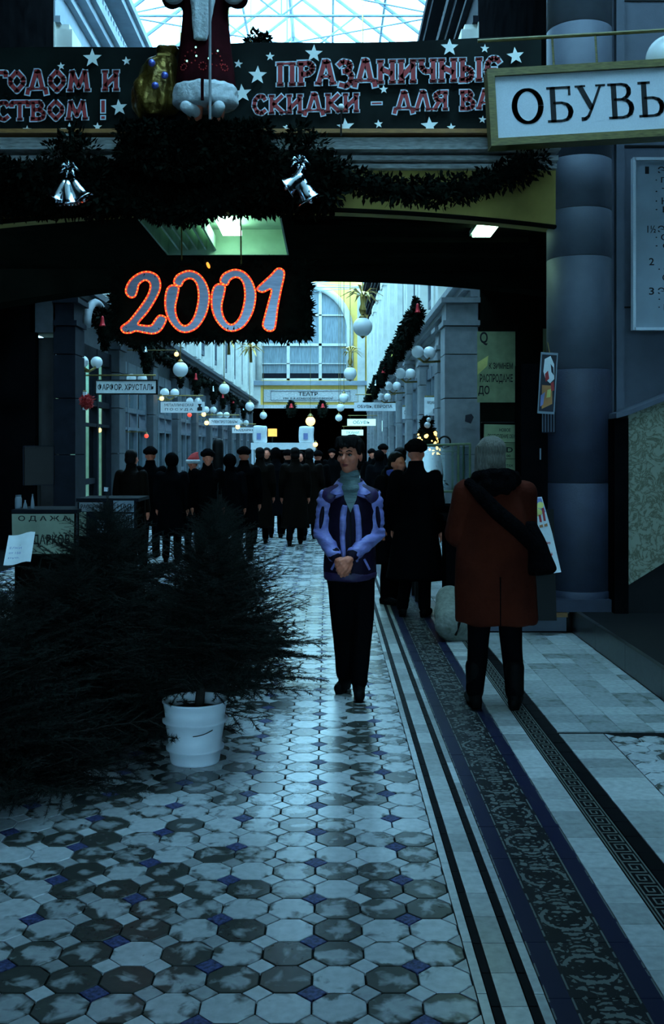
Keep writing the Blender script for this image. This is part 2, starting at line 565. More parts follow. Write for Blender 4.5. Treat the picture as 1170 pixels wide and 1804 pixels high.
def text_mesh(st, wd, ht, offset=0.0, depth=0.0):
    """lettering centred on the origin in the XZ plane, facing -Y, fitted to wd x ht"""
    cu = bpy.data.curves.new('lettering', 'FONT')
    cu.body = st
    cu.align_x = 'CENTER'
    cu.offset = offset
    cu.extrude = 0
    cu.resolution_u = 3
    o = bpy.data.objects.new('lettering', cu)
    COL.objects.link(o)
    dg = bpy.context.evaluated_depsgraph_get()
    me = bpy.data.meshes.new_from_object(o.evaluated_get(dg))
    bpy.data.objects.remove(o)
    xs = [v.co.x for v in me.vertices]; ys = [v.co.y for v in me.vertices]
    x0, x1, y0, y1 = min(xs), max(xs), min(ys), max(ys)
    for v in me.vertices:
        v.co = Vector(((v.co.x - (x0 + x1) / 2) * wd / (x1 - x0), 0, (v.co.y - (y0 + y1) / 2) * ht / (y1 - y0)))
    me.name = 'lettering'
    return me


def text(parent, st, loc, wd, ht, m, offset=0.0, rot=None):
    me = text_mesh(st, wd, ht, offset)
    me.materials.clear()
    me.materials.append(m)
    return link('lettering', me, parent, loc, rot)


def stroke_glyph(mb, pts, w, y, m=0, closed=False, jn=True):
    """flat pen stroke along 2D pts (x,z), widths w (number or list), at depth y"""
    k = len(pts)
    ws = w if isinstance(w, (list, tuple)) else [w] * k
    seq = list(range(k)) + ([0] if closed else [])
    for a, b in zip(seq[:-1], seq[1:]):
        p = Vector(pts[a]); q = Vector(pts[b])
        d = q - p
        if d.length < 1e-6:
            continue
        n = Vector((-d.y, d.x)).normalized()
        wa, wb_ = ws[a] / 2, ws[b] / 2
        mb.add([(p.x - n.x * wa, y, p.y - n.y * wa), (q.x - n.x * wb_, y, q.y - n.y * wb_),
                (q.x + n.x * wb_, y, q.y + n.y * wb_), (p.x + n.x * wa, y, p.y + n.y * wa)], [(0, 1, 2, 3)], m)
    if jn:
        for i in (range(k) if closed else range(1, k - 1)):
            c = pts[i]; r = ws[i] / 2
            mb.add([(c[0] + r * math.cos(t * PI / 4), y, c[1] + r * math.sin(t * PI / 4)) for t in range(8)],
                   [tuple(range(8))], m)


def catmull(pts, sub=4, closed=True):
    n = len(pts)
    out = []
    rng = range(n) if closed else range(n - 1)
    for i in rng:
        g = lambda j: Vector(pts[j % n]) if closed else Vector(pts[max(0, min(n - 1, j))])
        p0, p1, p2, p3 = g(i - 1), g(i), g(i + 1), g(i + 2)
        for s_ in range(sub):
            t = s_ / sub
            out.append(0.5 * ((2 * p1) + (p2 - p0) * t + (2 * p0 - 5 * p1 + 4 * p2 - p3) * t * t
                              + (3 * p1 - p0 - 3 * p2 + p3) * t ** 3))
    if not closed:
        out.append(Vector(pts[-1]))
    return out


def blob(mb, name, m, voxel=0.012, smooth=4, amp=0.0, freq=(6, 6, 6), factor=0.5):
    """fuse overlapping closed shapes into one continuous surface"""
    me = mb.mesh(name, m, True)
    o = bpy.data.objects.new(name, me)
    COL.objects.link(o)
    r = o.modifiers.new('fuse', 'REMESH'); r.mode = 'VOXEL'; r.voxel_size = voxel; r.use_smooth_shade = True
    if smooth:
        q = o.modifiers.new('relax', 'SMOOTH'); q.iterations = smooth; q.factor = factor
    dg = bpy.context.evaluated_depsgraph_get()
    out = bpy.data.meshes.new_from_object(o.evaluated_get(dg))
    bpy.data.objects.remove(o)
    if not out.materials:
        out.materials.append(m)
    if amp:
        nn = [v.normal.copy() for v in out.vertices]
        for v, n in zip(out.vertices, nn):
            p = v.co
            v.co += n * amp * noise.noise(Vector((p.x * freq[0], p.y * freq[1], p.z * freq[2])))
    out.polygons.foreach_set('use_smooth', [True] * len(out.polygons))
    out.name = name
    return out

# ================================================================== THE SETTING
XL, XR = -4.34, 2.40
# ---- floor slab and its tiles
mb = MB()
mb.bx(-7, 6, -18, 26, -0.2, -0.010, 0)
mb.bx(-7, 6, 26, 90, -0.2, -0.002, 1)
floor = struct(mb.build('floor', [M['grout'], M['farfloor']]))


def in_view(x, y, pad=25):
    u = 577 + x * S / y
    v = 790 + 1.6 * S / y
    return -pad < u < 1170 + pad and v < 1804 + pad, u, v


def tile_mesh(name, poly, m, th=0.012, bev=0.003):
    """flat tile with an eased edge; attribute rad = 1 at the centre"""
    n = len(poly)
    vs = [(0, 0, 0)] + [(x * 0.5, y * 0.5, 0) for x, y in poly]
    k = 1 - bev / max(math.hypot(*p) for p in poly)
    vs += [(x * k, y * k, 0) for x, y in poly] + [(x, y, -bev * 0.7) for x, y in poly] + [(x, y, -th) for x, y in poly]
    fs = [(0, 1 + i, 1 + (i + 1) % n) for i in range(n)]
    for a in (1, 1 + n, 1 + 2 * n):
        for i in range(n):
            j = (i + 1) % n
            fs.append((a + i, a + n + i, a + n + j, a + j))
    me = bpy.data.meshes.new(name)
    me.from_pydata(vs, [], fs)
    me.materials.append(m)
    at = me.attributes.new('rad', 'FLOAT', 'POINT')
    at.data.foreach_set('value', [1.0] + [0.5] * n + [0.04] * n + [0.0] * (2 * n))
    return me


def join_tiles(name, me, spots, parent):
    """many alike far tiles as one mesh"""
    nv = len(me.vertices)
    base = [v.co.copy() for v in me.vertices]
    rad = [d.value for d in me.attributes['rad'].data]
    faces = [tuple(p.vertices) for p in me.polygons]
    vs, fs, ra = [], [], []
    for (x, y, z) in spots:
        o = len(vs)
        vs += [(c.x + x, c.y + y, c.z + z) for c in base]
        fs += [tuple(i + o for i in f) for f in faces]
        ra += rad
    m2 = bpy.data.meshes.new(name)
    m2.from_pydata(vs, [], fs)
    m2.materials.append(me.materials[0])
    at = m2.attributes.new('rad', 'FLOAT', 'POINT')
    at.data.foreach_set('value', ra)
    return stuff(link(name, m2, parent))


PIT = 0.16
a_ = PIT / 2 - 0.0025
c_ = a_ * 0.4142
OCT = [(a_, c_), (c_, a_), (-c_, a_), (-a_, c_), (-a_, -c_), (-c_, -a_), (c_, -a_), (a_, -c_)]
dd = PIT / 2 * (1 - 0.4142) - 0.003
DIA = [(dd, 0), (0, dd), (-dd, 0), (0, -dd)]
oct_me = tile_mesh('octagon_tile', OCT, M['oct'])
dia_me = tile_mesh('diamond_tile', DIA, M['dia'], bev=0.002)
blu_me = tile_mesh('blue_diamond_tile', DIA, M['dia_blue'], bev=0.002)
DX, DY = 0.2744, 3.5246


def place_tiles(name, me, spots, limit, zj=0.0012):
    near, far = [], []
    for (x, y) in sorted(spots, key=lambda q: q[1]):
        vis, u, v = in_view(x, y)
        if vis and not (u < 470 and v < 1225) and len(near) < limit:
            near.append((x, y))
        else:
            far.append((x, y, rnd.uniform(-zj, 0)))
    for (x, y) in near:
        o = link(name, me, floor, (x, y, rnd.uniform(-zj, 0)), (rnd.uniform(-.006, .006), rnd.uniform(-.006, .006), 0))
    if far:
        join_tiles(name + '_field', me, far, floor)


octs, dias, blues = [], [], []
for r in range(-16, 140):
    for c in range(-28, 13):
        x, y = DX + c * PIT, DY + r * PIT
        ox, oy = x + PIT / 2, y + PIT / 2
        left_f = c <= 0
        right_f = c >= 8 and oy < 5.75
        if (left_f or (right_f and ox < 2.12)) and oy < 26:
            octs.append((ox, oy))
        if (c <= 0 or (c >= 9 and y < 5.75 and x < 2.08)) and y < 26:
            (blues if (c % 2 == 0 and (r + c // 2) % 2 == 0) else dias).append((x, y))
tri_me = tile_mesh('edge_triangle_tile', [(0, dd), (-dd, 0), (0, -dd)], M['dia'], bev=0.0015)
place_tiles('edge_triangle_tile', tri_me, [(DX + PIT, DY + r * PIT) for r in range(-6, 130)], 60)
tri2_me = tile_mesh('edge_triangle_tile', [(dd, 0), (0, dd), (0, -dd)], M['dia'], bev=0.0015)
place_tiles('edge_triangle_tile', tri2_me, [(DX + 8 * PIT, DY + r * PIT) for r in range(-6, 15)], 60)
place_tiles('octagon_tile', oct_me, octs, 300)
place_tiles('diamond_tile', dia_me, dias, 290)
place_tiles('blue_diamond_tile', blu_me, blues, 200)


def rect(wx, ly):
    a, b = wx / 2 - .0012, ly / 2 - .0012
    return [(a, b), (-a, b), (-a, -b), (a, -b)]


def strip(name, x0, x1, ly, y0, y1, m, limit=60, off=0.0):
    me = tile_mesh(name, rect(x1 - x0, ly), m, bev=0.002)
    n = int((y1 - y0) / ly)
    sp = [((x0 + x1) / 2, y0 + off + (i + .5) * ly) for i in range(n)]
    place_tiles(name, me, sp, limit, 0.0008)


strip('cream_edge_tile', 0.437, 0.468, 0.32, 2.4, 26, M['cream'])
strip('black_strip_tile', 0.469, 0.496, 0.19, 2.4, 26, M['blackt'], 60)
strip('cream_border_tile', 0.497, 0.577, 0.19, 2.4, 26, M['cream'], 60)
strip('black_strip_tile', 0.578, 0.605, 0.19, 2.4, 26, M['blackt'], 60)
strip('cream_edge_tile', 0.606, 0.637, 0.32, 2.4, 26, M['cream'])
strip('cream_slab_tile', 0.982, 1.119, 0.155, 2.4, 26, M['cream'], 80)
strip('black_strip_tile', 1.226, 1.296, 0.17, 2.4, 9.0, M['blackt'], 60)
strip('cream_slab_tile', 1.298, 1.55, 0.155, 2.4, 5.83, M['cream'], 40)
# square tiles beyond the cross joint
for k in range(5):
    x0 = 1.30 + .185 * k
    strip('square_tile', x0, min(x0 + .185, 2.128), 0.185, 5.86, 9.05, M['square'], 40, 0.0)

for k in range(7):
    strip('square_tile', 1.122 + .185 * k, 1.122 + .185 * (k + 1), 0.185, 10.1, 26, M['square'], 0, 0.0)

# scroll-print border tiles (UV printed) and key-pattern tiles (raised lines)
def uv_tile(name, wx, ly, m):
    a, b = wx / 2 - .0008, ly / 2 - .0008
    vs = [(-a, -b, 0), (a, -b, 0), (a, b, 0), (-a, b, 0), (-a, -b, -.012), (a, -b, -.012), (a, b, -.012), (-a, b, -.012)]
    fs = [(0, 1, 2, 3), (0, 4, 5, 1), (1, 5, 6, 2), (2, 6, 7, 3), (3, 7, 4, 0)]
    me = bpy.data.meshes.new(name)
    me.from_pydata(vs, [], fs)
    me.materials.append(m)
    uv = me.uv_layers.new(name='UVMap')
    cc = {0: (0, 0), 1: (1, 0), 2: (1, 1), 3: (0, 1), 4: (0, 0), 5: (1, 0), 6: (1, 1), 7: (0, 1)}
    for lp in me.loops:
        uv.data[lp.index].uv = cc[lp.vertex_index]
    return me


orn_me = uv_tile('scroll_border_tile', 0.342, 0.342, M['orn'])
for i in range(70):
    link('scroll_border_tile', orn_me, floor, (0.8095, 2.5 + .342 * i, rnd.uniform(-.0008, 0)))
mb = MB()
kw, kl = .104, .20
mb.bx(-kw / 2, kw / 2, -kl / 2 + .0008, kl / 2 - .0008, -.012, -.001, 0)
def kb(x0, x1, y0, y1):
    mb.bx(x0, x1, y0, y1, -.001, .0004, 1)
for s_ in (-1, 1):
    kb(s_ * .046 - .0025, s_ * .046 + .0025, -kl / 2, kl / 2)
for q in (0, 1):                                            # two meander hooks per tile
    y = -kl / 2 + q * .1
    kb(-.036, .036, y + .008, y + .014)
    kb(.030, .036, y + .008, y + .088)
    kb(-.016, .036, y + .082, y + .088)
    kb(-.016, -.010, y + .034, y + .088)
    kb(-.016, .014, y + .034, y + .040)
    kb(.008, .014, y + .034, y + .064)
    kb(-.036, -.030, y + .008, y + .104)
key_me = mb.mesh('key_pattern_tile', [M['blackt'], M['key']])
for i in range(34):
    link('key_pattern_tile', key_me, floor, (1.172, 2.5 + .2 * i, 0))

# ---- raised platform on the right with its kerb of dark stones
mb = MB(); mb.bx(2.17, 6, -4, 9.3, 0, 0.195)
platform = struct(mb.build('platform', M['black_stone']))
for i in range(8):
    mb = MB()
    y0 = 2.5 + i * .82
    mb.bx(2.132, 2.172, y0 + .002, y0 + .818, 0, .2 - rnd.uniform(0, .003))
    mb.build('kerb_stone', M['kerb'], platform)

# ---- near hall (camera side): dark walls, an unseen gallery added to dim the near floor, a glazed roof between
HZ = 9.0
LX0, LX1, LY0, LY1 = -1.3, 4.2, 4.4, 8.7
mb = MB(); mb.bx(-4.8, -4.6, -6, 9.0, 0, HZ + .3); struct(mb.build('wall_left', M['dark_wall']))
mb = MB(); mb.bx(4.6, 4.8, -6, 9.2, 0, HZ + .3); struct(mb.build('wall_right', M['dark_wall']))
mb = MB(); mb.bx(-4.8, -2.8, -6.2, -6, 0, 4.5); mb.bx(2.8, 4.8, -6.2, -6, 0, 4.5); mb.bx(-2.8, 2.8, -6.2, -6, 3.7, 4.5); struct(mb.build('wall_back', M['dark_blue_wall']))
added_entry = struct(link('door_1', None))                               # unseen glazed entrance added behind the camera for low frontal light
for i in range(4):
    x0 = -2.8 + 1.4 * i
    mb = MB(); mb.bx(x0 + .05, x0 + 1.35, -6.12, -6.11, .1, 3.7); mb.build('pane', M['roofglass'], added_entry)
    mb = MB(); mb.bx(x0 - .05, x0 + .05, -6.16, -6.06, 0, 3.7); mb.build('stile', M['shop_frame'], added_entry)
    mb = MB(); mb.bx(x0 + .05, x0 + 1.35, -6.16, -6.06, 0, .1); mb.build('rail', M['shop_frame'], added_entry)
mb = MB(); mb.bx(-4.6, 4.6, -6, LY0, 4.2, 4.5); struct(mb.build('ceiling', M['dark_soffit']))  # unseen low ceiling, added to shade the floor near the camera
mb = MB(); mb.bx(-4.6, 4.6, LY0 - .2, LY0, 4.5, HZ + .3); struct(mb.build('wall_bounce_fill', M['white_facade']))  # unseen pale face, added to bounce fill light onto the banner
mb = MB()
mb.bx(-4.6, LX0, LY0, LY1, HZ, HZ + .3); mb.bx(LX1, 4.6, LY0, LY1, HZ, HZ + .3); mb.bx(-4.9, 4.9, LY1, 12.4, HZ, HZ + .3)
mb.bx(-4.9, 4.9, 12.4, 12.6, HZ, 11.3)
struct(mb.build('ceiling_hall', M['dark_wall']))
lantern = struct(link('window_1', None))
NX, NY = 6, 4
for i in range(NX):
    for j in range(NY):
        mb = MB(); x0 = LX0 + i * (LX1 - LX0) / NX; y0 = LY0 + j * (LY1 - LY0) / NY
        mb.bx(x0 + .03, x0 + (LX1 - LX0) / NX - .03, y0 + .03, y0 + (LY1 - LY0) / NY - .03, HZ + .14, HZ + .15)
        mb.build('pane', M['roofglass'], lantern)
for i in range(NX + 1):
    mb = MB(); x0 = LX0 + i * (LX1 - LX0) / NX; mb.bx(x0 - .03, x0 + .03, LY0, LY1, HZ + .1, HZ + .2); mb.build('glazing_bar', M['steel'], lantern)
for j in range(NY + 1):
    mb = MB(); y0 = LY0 + j * (LY1 - LY0) / NY; mb.bx(LX0, LX1, y0 - .03, y0 + .03, HZ + .08, HZ + .1); mb.build('glazing_bar', M['steel'], lantern)

# wall beside the stairs, facing us (right of the column)
mb = MB(); mb.bx(2.45, 4.7, 9.25, 9.6, 0.1, HZ)
wall_stairs = struct(mb.build('wall_stairs', M['blue_stone']))
for z in (2.86, 4.3, 5.6):
    mb = MB(); mb.bx(2.63, 4.6, 9.242, 9.25, z - .008, z + .008); mb.build('joint', M['black'], wall_stairs)
for x0, x1 in ((2.475, 2.52), (2.56, 2.63)):
    mb = MB(); mb.bx(x0, x1, 9.17, 9.25, .2, HZ); mb.build('pilaster_strip', M['blue_stone'], wall_stairs)
# marble stair side with a sloping coping
mb = MB()
mb.prism([(2.562, .435), (2.562, 1.90), (4.2, 2.54), (4.2, 1.45)], 8.82, 9.17)
par = struct(mb.build('wall_stair_side', M['marble']))
mb = MB(); mb.prism([(2.45, 1.855), (2.45, 1.90), (2.56, 1.925), (4.2, 2.575), (4.2, 2.53), (2.56, 1.885)], 8.78, 9.2)
mb.build('coping', M['blue_stone'], par)
mb = MB(); mb.prism([(2.56, .195), (2.56, .43), (4.2, 1.45), (4.2, .195)], 8.84, 9.17); mb.build('stair_string', M['black_stone'], par)
mb = MB(); mb.bx(2.44, 2.56, 8.80, 9.17, .195, 1.855); mb.build('end_post', M['dark_wall'], par)

# ---- column of stacked drums
CX, CY = 2.235, 9.2
column = struct(link('column', None, None, (CX, CY, 0.0)))
js = [0.195, .36, 1.30, 2.29, 3.27, 3.69, 4.14, 5.3, 7.2, HZ]
for a, b in zip(js[:-1], js[1:]):
    mb = MB()
    r = .30 if b < .5 else (.288 if b < 2.4 else .283)
    mb.lathe([(r - .008, a), (r, a + .004), (r, b - .004), (r - .008, b)], 48)
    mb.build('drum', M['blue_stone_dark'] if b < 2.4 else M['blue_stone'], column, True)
mb = MB(); mb.bx(-.31, .31, -.31, .1, 0.195, .30); mb.build('base_block', M['blue_stone_dark'], column)

# ---- bridge over the hall: fascia, cornice, soffit with a lit coffer, arched rear beam
def front_arch(x):
    return 3.70 - .0234 * (x + .63) ** 2
ap = [(-4.6 + i * 6.65 / 24, front_arch(-4.6 + i * 6.65 / 24)) for i in range(25)]
mb = MB(); mb.prism([(-4.6, 4.40)] + ap + [(2.05, 4.40)], 9.05, 9.3)
wb_ = struct(mb.build('wall_bridge', M['yellow_plaster']))
mb = MB(); mb.tube([(x, 9.06, z) for x, z in ap], .022, 6); mb.build('edge_bead', M['dark_soffit'], wb_)
for (z0, z1, y0, m) in ((4.03, 4.07, 8.98, 'cornice'), (4.085, 4.125, 8.92, 'cornice'), (4.15, 4.25, 8.82, 'cornice'), (4.265, 4.30, 8.74, 'wood')):
    mb = MB(); mb.bx(-4.6, 1.99, y0, 9.05, z0, z1); t = mb.build('trim_1', M[m]); struct(t)
mb = MB()
cx0, cx1, cy0, cy1 = -1.75, -.42, 9.34, 11.3
Z0, Z1 = 3.70, 4.0
mb.bx(-4.6, 4.5, 11.3, 12.1, Z0, 4.4); mb.bx(-4.6, cx0, 9.3, 11.3, Z0, 4.4); mb.bx(cx1, 4.5, 9.3, 11.3, Z0, 4.4)
mb.bx(cx0, cx1, 9.3, 9.34, Z0, 4.4); mb.bx(cx0, cx1, 9.34, 11.3, Z1, 4.4)
soff = struct(mb.build('ceiling_bridge', M['dark_soffit']))
mb = MB()
mb.bx(cx0, cx0 + .02, cy0, cy1, Z0 + .01, Z1); mb.bx(cx1 - .02, cx1, cy0, cy1, Z0 + .01, Z1)
mb.bx(cx0, cx1, cy1 - .02, cy1, Z0 + .01, Z1); mb.bx(cx0, cx1, cy0, cy1, Z1 - .015, Z1 - .004)
mb.build('coffer_lining', M['soffit_light'], soff)
for i in range(5):
    mb = MB(); x = cx0 + .12 + i * .1; mb.bx(x, x + .02, cy0, cy1, Z0 + .06, Z0 + .2); mb.build('louvre', M['soffit_light'], soff)
for i in range(4):                                                 # shallow beams on the soffit
    mb = MB(); y = 9.5 + i * .8; mb.bx(-.3, 2.0, y, y + .12, Z0 - .05, Z0); mb.build('soffit_beam', M['dark_soffit'], soff)
poly = [(-4.6, 4.4)]
for i in range(25):
    x = -4.6 + i * 9.1 / 24
    poly.append((x, 3.615 - .125 * ((x + .2) / 2.3) ** 2))
poly.append((4.5, 4.4))
mb = MB(); mb.prism(poly, 12.1, 12.5)
struct(mb.build('wall_rear_arch', M['dark_soffit']))
# dark upper walls flanking the bridge, side walls under it
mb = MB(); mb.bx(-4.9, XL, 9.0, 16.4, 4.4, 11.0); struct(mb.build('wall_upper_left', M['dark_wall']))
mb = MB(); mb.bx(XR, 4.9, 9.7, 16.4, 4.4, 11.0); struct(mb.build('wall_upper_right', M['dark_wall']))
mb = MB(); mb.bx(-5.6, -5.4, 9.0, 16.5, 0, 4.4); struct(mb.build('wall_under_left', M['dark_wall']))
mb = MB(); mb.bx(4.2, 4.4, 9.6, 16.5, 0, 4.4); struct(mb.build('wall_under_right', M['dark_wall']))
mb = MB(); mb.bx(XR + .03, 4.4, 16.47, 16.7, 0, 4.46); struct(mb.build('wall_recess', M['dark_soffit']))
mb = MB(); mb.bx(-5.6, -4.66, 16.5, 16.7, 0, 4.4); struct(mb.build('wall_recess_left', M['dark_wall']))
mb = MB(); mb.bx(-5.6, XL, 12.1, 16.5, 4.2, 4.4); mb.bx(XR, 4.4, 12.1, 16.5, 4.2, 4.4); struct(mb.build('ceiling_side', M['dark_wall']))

# ---- the long arcade beyond: shopfront zone, cornice, white upper storey
YE = 60.0
Y0 = 16.5
BAY = 4.0
NB = 11


M['far_glass'] = mat('tall_window_glass', (0.10, 0.15, 0.18), 0.15, vs=2, var=0.4)


def side_wall(side):
    sx = -1 if side == 'left' else 1
    X = XL if sx < 0 else XR
    o = lambda d: X - sx * d                      # d metres out of the wall towards the arcade
    def bx(mb, d0, d1, y0, y1, z0, z1):
        a, b = sorted((o(d0), o(d1)))
        mb.bx(a, b, y0, y1, z0, z1)
    mb = MB(); bx(mb, -.4, 0, Y0, YE, 3.45, 4.45)
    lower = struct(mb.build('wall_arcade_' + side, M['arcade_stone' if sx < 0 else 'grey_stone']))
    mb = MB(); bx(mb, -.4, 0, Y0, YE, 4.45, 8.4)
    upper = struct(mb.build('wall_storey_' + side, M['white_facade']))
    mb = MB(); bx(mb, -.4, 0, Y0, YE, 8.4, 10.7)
    top = struct(mb.build('wall_attic_' + side, M['blue_facade' if sx < 0 else 'dark_blue_wall']))  # right attic and its trim: unlit look put into a darker colour
    for (d, z0, z1) in ((.12, 4.02, 4.12), (.24, 4.12, 4.22), (.36, 4.22, 4.33)):
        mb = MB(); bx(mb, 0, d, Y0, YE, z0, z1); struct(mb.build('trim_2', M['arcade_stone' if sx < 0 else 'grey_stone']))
    for (d, z0, z1) in ((.08, 8.4, 8.5), (.10, 9.0, 9.08), (.16, 9.35, 9.5), (.26, 9.5, 9.66), (.12, 10.0, 10.06), (.34, 10.3, 10.45), (.42, 10.45, 10.6)):
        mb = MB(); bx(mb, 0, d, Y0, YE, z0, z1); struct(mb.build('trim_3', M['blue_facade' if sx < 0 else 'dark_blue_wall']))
    for i in range(90):                           # dentils under the top cornice
        y = 17 + i * .24
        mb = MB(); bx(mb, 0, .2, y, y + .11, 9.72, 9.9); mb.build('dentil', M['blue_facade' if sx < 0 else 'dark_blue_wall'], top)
    for i in range(NB):
        y = Y0 + i * BAY
        # pilaster of the shop zone, in stacked courses with joints
        zs = [0, .5, 1.5, 2.4, 3.1, 3.55]
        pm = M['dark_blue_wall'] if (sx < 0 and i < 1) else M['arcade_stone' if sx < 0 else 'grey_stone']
        if i == 0:
            d1 = .53 if sx > 0 else .32
        else:
            d1 = .22
        for a, b in zip(zs[:-1], zs[1:]):
            mb = MB(); bx(mb, -.34 if i else -.03, d1, y, y + .62, a + .008, b - .008)
            mb.build('pilaster_block', pm, lower)
        for (e, z0, z1) in ((.03, 3.56, 3.64), (-.02, 3.64, 3.92), (.06, 3.92, 4.0)):
            mb = MB(); bx(mb, -.34 if i else -.03, d1 + e, y - (e if e > 0 else 0), y + .62 + max(e, 0), z0, z1)
            mb.build('capital', pm, lower)
        # upper storey: two pilasters and a tall window per bay
        for dy in (0, .9):
            mb = MB(); bx(mb, 0, .2, y + dy + .1, y + dy + .6, 4.5, 8.4); mb.build('upper_pilaster', M['white_facade'], upper)
            mb = MB(); bx(mb, 0, .26, y + dy + .04, y + dy + .66, 8.0, 8.3); mb.build('upper_capital', M['white_facade'], upper)
        mb = MB()
        for (ya, yb, za, zb) in ((1.9, 2.02, 4.9, 7.6), (3.3, 3.42, 4.9, 7.6), (2.6, 2.68, 4.9, 7.6), (1.9, 3.42, 7.5, 7.62), (1.9, 3.42, 4.8, 4.95), (1.9, 3.42, 6.6, 6.68)):
            bx(mb, 0, .08, y + ya, y + yb, za, zb)
        mb.build('sash', M['shop_frame'], upper)
        mb = MB(); bx(mb, .01, .025, y + 2.02, y + 3.3, 4.95, 7.5); mb.build('pane', M['far_glass'], upper)
    # shopfronts
    for i in range(NB - 1):
        y = Y0 + .62 + i * BAY
        ye = Y0 + (i + 1) * BAY
        front = struct(link('window_%d' % (i + 2 + (20 if sx > 0 else 0)), None))
        def piece(nm, d0, d1, ya, yb, za, zb, m):
            mb = MB(); bx(mb, d0, d1, ya, yb, za, zb); return mb.build(nm, m, front)
        fm = M['shop_frame'] if (i > 0 or sx > 0) else M['dark_blue_wall']
        yd0, yd1 = y + 1.15, y + 2.2                     # the door sits in the middle
        for yy in (y, yd0 - .06, yd1 - .06, ye - .12):
            piece('mullion', -.1, .06, yy, yy + .12, .45, 3.45, fm)
        piece('transom', -.1, .05, y, ye, 2.38, 2.48, fm)
        piece('transom', -.1, .05, y, ye, 2.0, 2.06, fm)
        piece('stall_riser', -.12, .04, y, yd0, 0, .5, fm)
        piece('stall_riser', -.12, .04, yd1, ye, 0, .5, fm)
        piece('fascia', -.1, .05, y, ye, 3.2, 3.45, fm)
        for (ya, yb, za, zb) in ((y + .12, yd0 - .06, .5, 2.0), (yd1 + .06, ye - .12, .5, 2.0), (yd0 + .06, yd1 - .06, .1, 2.0),
                                 (y + .12, yd0 - .06, 2.48, 3.2), (yd1 + .06, ye - .12, 2.48, 3.2), (yd0 + .06, yd1 - .06, 2.48, 3.2)):
            piece('pane', -.03, -.02, ya, yb, za, zb, M['shopglass'])
        piece('door_rail', -.08, .02, yd0, yd1, 0.0, .25, fm)
        piece('door_rail', -.08, .02, yd0, yd1, .95, 1.05, fm)
        im = M['dim_int']
        if sx < 0:
            im = [M['lit_green'], M['dim_int'], M['dim_int'], M['lit_amber'], M['dim_int'], M['dim_int'], M['lit_amber']][i % 7]
        piece('interior', -1.3, -1.2, y, ye, 0, 3.4, im)
        piece('interior', -1.3, -.1, y - .3, y - .2, 0, 3.4, M['dim_int'])
        piece('partition', -1.3, -.12, ye - .1, ye - .05, 0, 3.4, im)
        # goods on two shelves
        for k in range(3):
            piece('shelf', -1.15, -.85, y + .15, ye - .15, .8 + .55 * k, .83 + .55 * k, M['dim_int'])
        for k in range(8):
            yy = y + .3 + k * .38
            h = rnd.uniform(.12, .4)
            piece('ware', -1.1, -.9, yy, yy + .18, .83 + .55 * (k % 3), .83 + .55 * (k % 3) + h, rnd.choice([M['dim_int'], M['brown_coat'], M['grey_text']]))
    return lower


side_wall('left')
side_wall('right')
# little arched pediment above the first left bay
mb = MB()
pl = [Vector((XL + .34, 17.2, 3.62)) + Vector((0, .78 + .78 * math.cos(a), .5 * math.sin(a))) for a in [PI * i / 14 for i in range(15)]]
mb.tube(pl, .07, 8); struct(mb.build('trim_4', M['grey_stone'], None, True))

# ---- glazed roof over the arcade
roof = struct(link('window_40', None))
xm = (XL + XR) / 2
ZE, ZR = 10.7, 13.3


def roof_pt(side, t, y):
    xe = XL if side < 0 else XR
    return Vector((xe + (xm - xe) * t, y, ZE + (ZR - ZE) * t))


farp = MB()
for i in range(31):
    y0, y1 = 12.6 + i * 1.53, 12.6 + (i + 1) * 1.53
    for sd in (-1, 1):
        for t0, t1 in ((0, .33), (.33, .67), (.67, 1)):
            tgt = MB() if 5 <= i < 14 else farp
            a, b, c, d = roof_pt(sd, t0, y0), roof_pt(sd, t1, y0), roof_pt(sd, t1, y1), roof_pt(sd, t0, y1)
            u = Vector((0, 0, .012))
            tgt.add([a, b, c, d, a + u, b + u, c + u, d + u], [(0, 1, 2, 3), (4, 5, 6, 7), (0, 1, 5, 4), (1, 2, 6, 5), (2, 3, 7, 6), (3, 0, 4, 7)])
            if tgt is not farp:
                tgt.build('pane', M['roofglass'], roof)
    for sd in (-1, 1):
        mb = MB(); mb.tube([roof_pt(sd, 0, y0), roof_pt(sd, 1, y0)], .045, 6); mb.build('rafter', M['steel'], roof)
    if i % 2 == 0:
        mb = MB()
        mb.tube([roof_pt(-1, 0, y0), roof_pt(1, 0, y0)], .028, 6)
        mb.tube([roof_pt(-1, .5, y0), roof_pt(1, 0, y0) * .5 + roof_pt(-1, 0, y0) * .5], .022, 6)
        mb.tube([roof_pt(1, .5, y0), roof_pt(1, 0, y0) * .5 + roof_pt(-1, 0, y0) * .5], .022, 6)
        mb.tube([roof_pt(1, 1, y0), roof_pt(1, 0, y0) * .5 + roof_pt(-1, 0, y0) * .5], .02, 6)
        mb.build('truss', M['steel'], roof)
        mb = MB()
        mb.tube([roof_pt(-1, 0, y0), roof_pt(1, 0, y0 + 3.04)], .018, 6)
        mb.tube([roof_pt(1, 0, y0), roof_pt(-1, 0, y0 + 3.04)], .018, 6)
        mb.build('cross_brace', M['steel'], roof)
stuff(farp.build('pane_field', M['roofglass'], roof))
for sd in (-1, 1):
    for t in (0, .33, .67):
        mb = MB(); mb.tube([roof_pt(sd, t, 12.6), roof_pt(sd, t, YE)], .035, 6); mb.build('purlin', M['steel'], roof)
mb = MB(); mb.tube([roof_pt(1, 1, 12.6), roof_pt(1, 1, YE)], .06, 6); mb.build('ridge_bar', M['steel'], roof)

# ---- theatre front closing the arcade
TY = YE
wcx, wr = -1.35, 2.55
zs, zsill = 8.4, 5.55
mb = MB()
out = [(XL - .3, 4.05), (XL - .3, 14), (XR + .3, 14), (XR + .3, 4.05)]
